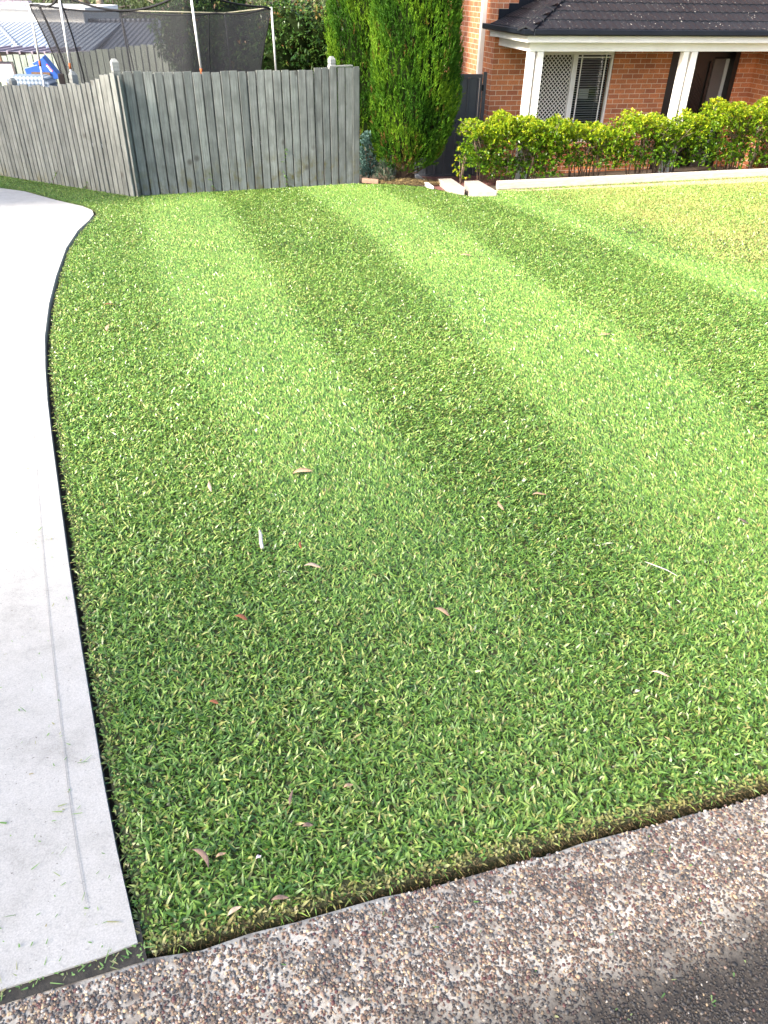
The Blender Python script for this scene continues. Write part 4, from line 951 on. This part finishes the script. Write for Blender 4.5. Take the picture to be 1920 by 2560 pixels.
for i in range(6):                                        # overlapping hip caps
    t0 = i*.30; a = Vector((-.12+t0, -1.66+t0, .985+t0*pit+.05+.016)); b = Vector((-.12+t0+.34, -1.66+t0+.34, .985+(t0+.34)*pit+.05))
    s_ = Vector((.105, -.105, -.055)); s2 = Vector((-.105, .105, -.055))
    hp.add([a+s_, a, a+s2, b+s_*.86, b, b+s2*.86, a+s_-Vector((0, 0, .03)), a-Vector((0, 0, .03)), a+s2-Vector((0, 0, .03))], [(0, 3, 4, 1), (1, 4, 5, 2), (0, 1, 7, 6), (1, 2, 8, 7)])
hp.build('hip_cap', M['tile'], rf_)
fl = MB()
for i in range(8):                                        # stepped lead flashing up the wall
    x0 = .03+i*.19; zt = .985+(x0+.17+.12)*pit+.13; fl.box(x0, x0+.188, -.012-.001*(i % 2), -.002, .985+(x0+.12)*pit-.03, round(zt/.088)*.088)
fl.build('stepped_flashing', M['gutter'], house)
# window with security screen and blinds
win = MB(); win.box(.945, 2.555, .03, .10, .50, .575); win.box(.945, .985, .03, .10, -1.045, .50); win.box(2.515, 2.555, .03, .10, -1.045, .50); win.box(1.685, 1.785, .02, .10, -1.045, .50); win.box(.985, 2.515, .03, .10, -1.045, -1.0)
wf = win.build('window', M['white'], house)
bars = MB()
for x in (1.885, 2.405): bars.box(x-.011, x+.011, .05, .066, -1.0, .50)
bars.box(1.785, 2.515, .052, .068, .445, .467); bars.build('glazing_bar', M['white'], wf)
gl = MB(); gl.quad((.985, .085, -1.0), (2.515, .085, -1.0), (2.515, .085, .50), (.985, .085, .50)); gl.build('pane', M['glass'], wf)
scr = MB()
x0, x1, zb_, zt_ = .99, 1.68, -1.0, .50; px_, pz_ = .082, .078; sl = pz_/px_
for sg in (1, -1):
    for k in range(-12, 40):
        pts = []
        for i in range(200):
            pass
        # each strand clipped to the frame
        zc = zb_+k*pz_ - (0 if sg > 0 else 0)
        xa, xb2 = x0, x1; za, zb3 = zc, zc+sg*sl*(x1-x0)
        lo, hi = 0., 1.
        for lim, sgn in ((zb_, 1), (zt_, -1)):
            da = (za-lim)*sgn; db = (zb3-lim)*sgn
            if da < 0 and db < 0: lo, hi = 1, 0; break
            if da < 0: lo = max(lo, da/(da-db))
            elif db < 0: hi = min(hi, da/(da-db))
        if hi-lo > .02:
            A = (xa+(xb2-xa)*lo, .035, za+(zb3-za)*lo); Bq = (xa+(xb2-xa)*hi, .035, za+(zb3-za)*hi); scr.tube([A, Bq], .0082, 5, False)
scr.build('security_screen', M['white'], wf)
bl_ = MB()
for z in np.arange(-.98, .49, .042): bl_.hexa([(1.80, .125, z), (2.50, .125, z), (2.50, .147, z+.010), (1.80, .147, z+.010), (1.80, .125, z+.002), (2.50, .125, z+.002), (2.50, .147, z+.012), (1.80, .147, z+.012)])
for x in (1.95, 2.33): bl_.tube([(x, .136, -1), (x, .136, .5)], .002, 4)
bl_.build('venetian_blind', M['slat'], wf)
rm = MB(); X0, X1, Y0, Y1, Z0, Z1 = .5, 5.6, .24, 3.4, FL, .75
rm.add([(X0, Y0, Z0), (X1, Y0, Z0), (X1, Y1, Z0), (X0, Y1, Z0), (X0, Y0, Z1), (X1, Y0, Z1), (X1, Y1, Z1), (X0, Y1, Z1)], [(0, 1, 2, 3), (4, 7, 6, 5), (2, 6, 7, 3), (1, 5, 6, 2), (0, 3, 7, 4)]); rm.build('room', M['interior'], house)
MB().box(2.15, 2.37, .5, .55, -.32, -.14).build('wall_paper_sheet', M['white'], house)
MB().box(1.7, 2.5, .42, .8, -1.4, -.98).build('inside_cabinet', M['slat'], house)
# entry: dark reveal, screen door, sidelight
en = MB(); en.box(3.83, 3.98, .01, .30, FL, .58); en.build('entry_reveal', M['brown'], house)
dr = MB(); dr.box(3.985, 4.05, .22, .30, FL, .44); dr.box(4.90, 4.965, .22, .30, FL, .44); dr.box(4.05, 4.90, .22, .30, .37, .44); dr.box(4.05, 4.90, .26, .29, FL, .37)
door = dr.build('door', M['dark'], house)
sd_ = MB()
for k in range(30):
    z = FL+.05+k*.075
    if z+.42 < .36: sd_.tube([(4.06, .255, z), (4.475, .255, z+.42)], .004, 4, False); sd_.tube([(4.89, .255, z), (4.475, .255, z+.42)], .004, 4, False)
sd_.box(4.36, 4.60, .250, .256, FL+.2, .25); sd_.build('door_grille', M['brown'], door)
hd = MB(); hd.tube([(4.10, .2, -.72), (4.10, .2, -.60)], .012, 6); hd.build('handle', M['galv'], door, True)
MB().box(3.985, 5.305, .19, .30, .44, .58).build('door_head', M['dark'], house)
s1 = MB(); s1.box(4.97, 5.235, .20, .29, FL, .415); s1.build('sidelight', M['grey'], house)
MB().box(5.235, 5.305, .18, .29, FL, .415).build('sidelight_frame', M['slat'], house)
MB().box(5.305, 5.408, .01, .30, FL, .58).build('entry_reveal', M['dark'], house)

# paving, garden bed
hc = math.cos(HA); hs = math.sin(HA)
def hw(u, v): return (1.892+u*hc-v*hs, 16.6+u*hs+v*hc)
sheet('path', [(.45, 16.35), (.78, 14.2), (1.15, 13.9), (1.35, 14.3), hw(0.0, -1.76), hw(0, 0), (.4, 16.9)], -.03, M['paver'], skirt=0)
sheet('verandah_path', [hw(0, -1.76), hw(8, -1.76), hw(8, -1.2), hw(0, -1.2)], -.04, M['paver'], skirt=0)
sheet('garden_bed', [(1.35, 14.2), (1.87, 13.87), (9.3, 15.90), hw(8, -1.77), hw(0.02, -1.77)], -.012, M['soil'], skirt=0)
sheet('mulch_bed', [(-.70, 14.66), (.0, 14.68), (.45, 14.5), (.74, 14.35), (.46, 16.3), (-1.4, 18.2), (-2.0, 15.4)], -.012, M['soil'], skirt=0)

gate = thing('metal_gate', 'charcoal ribbed metal gate between the cypress and the brick corner', 'gate', (1.72, 16.50, -1.63), 0.10)
pn = MB(); x = -1.75; V = []; 
while x < -.055:
    for dx, dy in ((0, 0), (.12, 0), (.135, -.02), (.165, -.02), (.18, 0)): V.append((x+dx, dy))
    x += .19
V = [v for v in V if v[0] < -.055]; n_ = len(V)
pn.add([(a, b, .05) for a, b in V]+[(a, b, 1.76) for a, b in V], [(i, i+1, n_+i+1, n_+i) for i in range(n_-1)]); pn.build('ribbed_panel', M['steel'], gate)
gf = MB(); gf.box(-1.78, -.05, -.028, .02, 1.762, 1.825); gf.box(-1.78, -.05, -.028, .02, .0, .05); gf.box(-.05, -.01, -.028, .02, .0, 1.825); gf.build('frame', M['steel'], gate, bevel=.004)
gp = MB(); gp.box(.005, .07, -.04, .03, -.1, 1.86); gp.build('post', M['steel'], gate, bevel=.004)
for z in (.2, 1.55): MB().box(-.02, .02, -.05, -.029, z, z+.1).build('hinge', M['gutter'], gate)

# sleepers edging the bed and steps to the path
ang = math.atan2(1.43, 5.23)
def sleeper(label, cx, cy, L, Wd, Ht, z, a, group, pitch=0, mat='sleeper'):
    m = MB(); n_ = max(2, int(L/.4))
    for k in range(n_):
        pass
    m.box(-L/2, L/2, -Wd/2, Wd/2, -Ht, 0); o_ = m.build('timber_sleeper', M[mat], None, bevel=.012); o_.location = (cx, cy, z); o_.rotation_euler = (0, pitch, a)
    return tag(o_, label, 'sleeper', group)
G1 = 'sleepers edging the garden bed'
L_ = 7.6; c_ = Vector((1.85, 13.79, 0))+Vector((math.cos(ang), math.sin(ang), 0))*L_/2
sleeper('long bleached sleeper along the front of the hedge', c_.x-math.sin(ang)*.05, c_.y+math.cos(ang)*.05, L_, .11, .13, -1.145, ang, G1, -.005)
sleeper('yellowish lower sleeper just showing under the long bleached one', c_.x-math.sin(ang)*.035, c_.y+math.cos(ang)*.035, L_-.02, .13, .2, -1.278, ang, G1, -.005, 'sleeper_low') if False else None
M['sleeper_low'] = plain('stained_sleeper', (.50, .42, .28), (.36, .29, .18), 12, .9, .3)
sleeper('yellowish lower sleeper just showing under the long bleached one', c_.x-math.sin(ang)*.045, c_.y+math.cos(ang)*.045, L_-.02, .118, .2, -1.279, ang, G1, -.005, 'sleeper_low')
def step(label, q, z, h):
    """a flat sleeper running towards the lawn, from its four top corners"""
    m = MB(); c0 = Vector((sum(p[0] for p in q)/4, sum(p[1] for p in q)/4, 0)); 
    m.hexa([(x-c0.x, y-c0.y, zz-h-z) for (x, y), zz in zip(q, z_of(q, z))]+[(x-c0.x, y-c0.y, zz-z) for (x, y), zz in zip(q, z_of(q, z))]); o_ = m.build('step_sleeper', M['slab'], None, bevel=.012); o_.location = (c0.x, c0.y, z)
    return tag(o_, label, 'sleeper', 'sleepers stepping down to the gate')
def z_of(q, z): return [float(gz(x, y))+.075 for x, y in q]
step('bleached step sleeper butting the left end of the hedge sleeper', [(1.335, 12.98), (1.74, 13.02), (1.60, 14.60), (1.33, 14.55)], -1.22, .16)
step('grey step sleeper, the further left of the two slanting ones', [(1.0, 13.60), (1.262, 13.56), (1.135, 15.05), (.875, 15.05)], -1.33, .16)
ed = MB(); ed.hexa([(.66, 14.25, -1.42), (.76, 14.10, -1.41), (.545, 16.07, -1.6), (.465, 16.05, -1.6), (.66, 14.25, -1.335), (.76, 14.10, -1.325), (.545, 16.07, -1.52), (.465, 16.05, -1.52)])
o = ed.build('garden_edging', M['white'], None, bevel=.006); tag(o, 'thin white edging strip running past the cypress trunk to the gate', 'edging')
bk = MB(); bk.box(-.15, .15, -.05, .05, 0, .07); o = bk.build('loose_brick', M['pinkbrick'], None, bevel=.008); o.location = (-.38, 14.72, -1.42); o.rotation_euler = (0, .05, -.06); tag(o, 'worn pinkish brick lying between the fence end and the cypress', 'brick')
def mulch():
    N = 5000; a = rng.uniform(0, 6.28, N); r = .62*np.sqrt(rng.random(N)); x = .33+r*np.cos(a); y = 14.85+.30*np.sin(a)*r/.62; z = gz(x, y)+.02*rng.random(N)+.06*(1-r/.62)
    D = unit(np.stack([rng.normal(size=N), rng.normal(size=N), rng.normal(0, .25, N)], 1)); return blades('straw_mulch', np.stack([x, y, z], 1), D, perp(D), rng.uniform(.03, .09, N), rng.uniform(.003, .007, N), np.zeros((N, 3)), rng.random(N), M['straw'])
tag(mulch(), 'dry straw mulch around the cypress trunk', 'mulch', kind='stuff')

# creeper and weeds at the fence foot
def climber(label, cx, cy, h, seed, n=26):
    r = np.random.default_rng(seed); root = thing('climbing_weed', label, 'plant', (cx, cy, float(gz(cx, cy))), 0)
    m = MB(); pts = [Vector((.10*math.sin(3*t+seed)+.02*t, 0, h*t)) for t in np.linspace(0, 1, 9)]; m.tube(pts, .004, 5); m.build('stem', M['stem'], root, True)
    S = np.array([tuple(pts[int(i)]) for i in r.uniform(0, 8.99, n)])+r.normal(0, .02, (n, 3)); D = unit(r.normal(0, 1, (n, 3))+np.array([0, -.8, .4])); rosettes(S, D, 3, .045, .016, .6, M['weed'], 'leaves', root, r.random(n)); return root
fd = Vector((.81615, .57785, 0)); fn = Vector((.57785, -.81615, 0)); f0 = Vector((-4.023, 12.283, 0))
p = f0+fd*2.72+fn*.045; climber('thin green creeper climbing the right half of the front fence', p.x, p.y, .62, 3)
p = f0+fd*1.35+fn*.045; climber('short weed growing up a board near the middle of the front fence', p.x, p.y, .26, 9, 12)
p = Vector((-4.023, 12.283, 0))+Vector((-.7875, .6163, 0))*2.0+Vector((-.6163, -.7875, 0))*.05; climber('scraggly weed against the side fence by the driveway', p.x, p.y, .45, 5, 20)
p = Vector((-4.023, 12.283, 0))+Vector((-.7875, .6163, 0))*1.2+Vector((-.6163, -.7875, 0))*.06; climber('low dark weed at the foot of the side fence', p.x, p.y, .16, 6, 22)
def tuft(label, x, y, n, h, seed):
    r = np.random.default_rng(seed); P = np.stack([x+r.normal(0, .012, n), y+r.normal(0, .008, n), np.full(n, float(gz(x, y))-.02)], 1); a = r.uniform(0, 6.28, n)
    D = unit(np.stack([np.cos(a)*.8, np.sin(a)*.8, r.uniform(.4, 1, n)], 1)); o_ = blades('grass_tuft', P, D, perp(D), r.uniform(.6, 1.1, n)*h, r.uniform(.005, .009, n), D*np.array([0, 0, 0])-np.array([0, 0, .3*h]), .5+.5*r.random(n), M['weed'], mid=.5)
    return tag(o_, label, 'weed')
tuft('small pale weed growing in the joint at the driveway corner', -.545, .708, 12, .03, 2)
tuft('little grass tuft on the sandy strip below the hedge sleeper', 4.35, 14.33, 26, .12, 4)
tuft('wispy grass tuft on the sand at the right part of the sleeper', 5.75, 14.72, 24, .11, 5)
tuft('short grass tuft against the sleeper under the thin shrub', 3.05, 13.98, 26, .10, 6)

# fallen leaves and twigs, each one by itself
def gum_leaf(x, y, L, Wd, az, mat, label, curl=.25, roll=.3, dz=.0, name='fallen_leaf', cat='leaf', group='fallen leaves on the lawn'):
    m = MB(); n_ = 9; V = []; 
    for i in range(n_):
        t = i/(n_-1); w_ = Wd*.5*max(.04, math.sin(math.pi*t)**.75)*(1-.15*t); bx = L*(t-.5); by = curl*L*(4*t*(1-t)-.7); z_ = .0025*math.sin(2*math.pi*t)+.005*t
        V += [(bx, by-w_, z_+w_*roll), (bx, by, z_), (bx, by+w_, z_+w_*roll)]
    F = [(i*3+k, i*3+k+1, (i+1)*3+k+1, (i+1)*3+k) for i in range(n_-1) for k in range(2)]
    m.add(V, F); o_ = m.build(name, M[mat], None, True); so_ = o_.modifiers.new('solid', 'SOLIDIFY'); so_.thickness = .0012
    o_.location = (x, y, float(gz(x, y))+.009+dz); o_.rotation_euler = (random.uniform(-.2, .2), random.uniform(-.15, .15), az)
    return tag(o_, label, cat, group)
leaves = [(-.395, .925, .075, .016, -.75, 'leaf_grey', 'long curved grey brown leaf near the driveway corner', .16),
          (-.374, 2.877, .105, .036, .05, 'leaf_tan', 'broad tan leaf, largest one above the white stick', .12),
          (-.762, 2.708, .085, .020, 1.9, 'leaf_pale', 'pale narrow leaf pointing upright, left of the white stick', .05),
          (-.255, 2.111, .075, .022, -.12, 'leaf_pale', 'pale wavy leaf right of and below the white stick', .15),
          (-.318, 2.25, .045, .014, 1.75, 'leaf_rust', 'tiny rusty leaf immediately right of the white stick', .1),
          (-.461, 1.798, .062, .022, -.5, 'leaf_rust', 'dark rust leaf below the white stick', .12),
          (.205, 1.853, .075, .020, -.75, 'leaf_tan', 'tan folded leaf alone in the middle of the lawn', .12),
          (.49, 2.591, .07, .018, 1.9, 'leaf_tan', 'tan slim upright leaf right of the middle of the lawn', .08),
          (.674, 2.705, .075, .016, .1, 'leaf_tan', 'tan sideways leaf in the right half of the lawn', .1),
          (1.479, 2.505, .06, .02, -.8, 'leaf_grey', 'grey leaf near the right edge of the lawn', .1),
          (.848, 1.569, .065, .013, -.6, 'leaf_pale', 'pale thin leaf in the lower right of the lawn', .1),
          (-.300, .80, .038, .013, .55, 'leaf_pale', 'small pale leaf close to the kerb edge left of centre', .1),
          (-.355, .93, .028, .010, .4, 'leaf_tan', 'tiny tan leaf just above the small pale leaf by the kerb', .1),
          (-.206, .829, .046, .013, .1, 'leaf_grey', 'grey brown leaf lying flat beside the cut kerb edge', .08),
          (-.165, 1.012, .03, .014, .1, 'leaf_grey', 'small mauve grey leaf up from the kerb edge', .1),
          (-.075, 1.13, .03, .012, .3, 'leaf_tan', 'small pinkish tan leaf in the lower middle of the lawn', .1),
          (-.215, 1.09, .05, .010, 1.5, 'leaf_grey', 'brown rolled leaf standing upright in the lower lawn', .05),
          (-2.20, 5.72, .10, .04, .2, 'leaf_rust', 'rusty leaf beside a bare scuff on the left side of the lawn', .1),
          (-2.0, 5.08, .11, .03, 1.7, 'leaf_tan', 'tan leaf below the bare scuff on the left side of the lawn', .1),
          (.811, 8.031, .14, .05, .1, 'leaf_tan', 'orange tan leaf high up in the pale stripe', .1),
          (1.567, 5.171, .10, .03, .1, 'leaf_tan', 'tan leaf in the dark stripe at the upper right', .1),
          (-.470, 1.41, .04, .014, -.4, 'leaf_rust', 'small rust leaf left of centre, below the dark rust leaf', .1)]
for (x, y, L, Wd, az, mt, lb, cu) in leaves: gum_leaf(x, y, L*.88, Wd*.85, az, mt, lb, cu)
m = MB(); m.tube([(-.055, 0, 0), (-.02, .002, .001), (.03, -.001, 0), (.055, .001, .002)], [.0065, .0075, .007, .005], 7); o = m.build('stick', M['stick'], None, True); o.location = (-.469, 2.268, float(gz(-.469, 2.268))+.022); o.rotation_euler = (0, 0, 1.80); tag(o, 'straight white bleached stick lying upright in the lawn', 'stick')
m = MB(); m.tube([(-.06, .008, 0), (-.02, 0, .002), (.02, -.006, .002), (.06, -.02, 0)], [.0015, .002, .002, .001], 6); o = m.build('twig', M['stick'], None, True); o.location = (1.024, 2.133, float(gz(1.024, 2.133))+.02); o.rotation_euler = (0, 0, -.45); tag(o, 'thin pale curved twig in the right half of the lawn', 'twig')
gum_leaf(.755, 1.49, .013, .011, .4, 'petal', 'tiny pale pink petal in the lower right of the lawn', .05, .5, name='petal', cat='petal', group=None)
gum_leaf(-.268, .925, .013, .010, .4, 'petal', 'tiny white petal near the lower left of the lawn', .05, .5, name='petal', cat='petal', group=None)
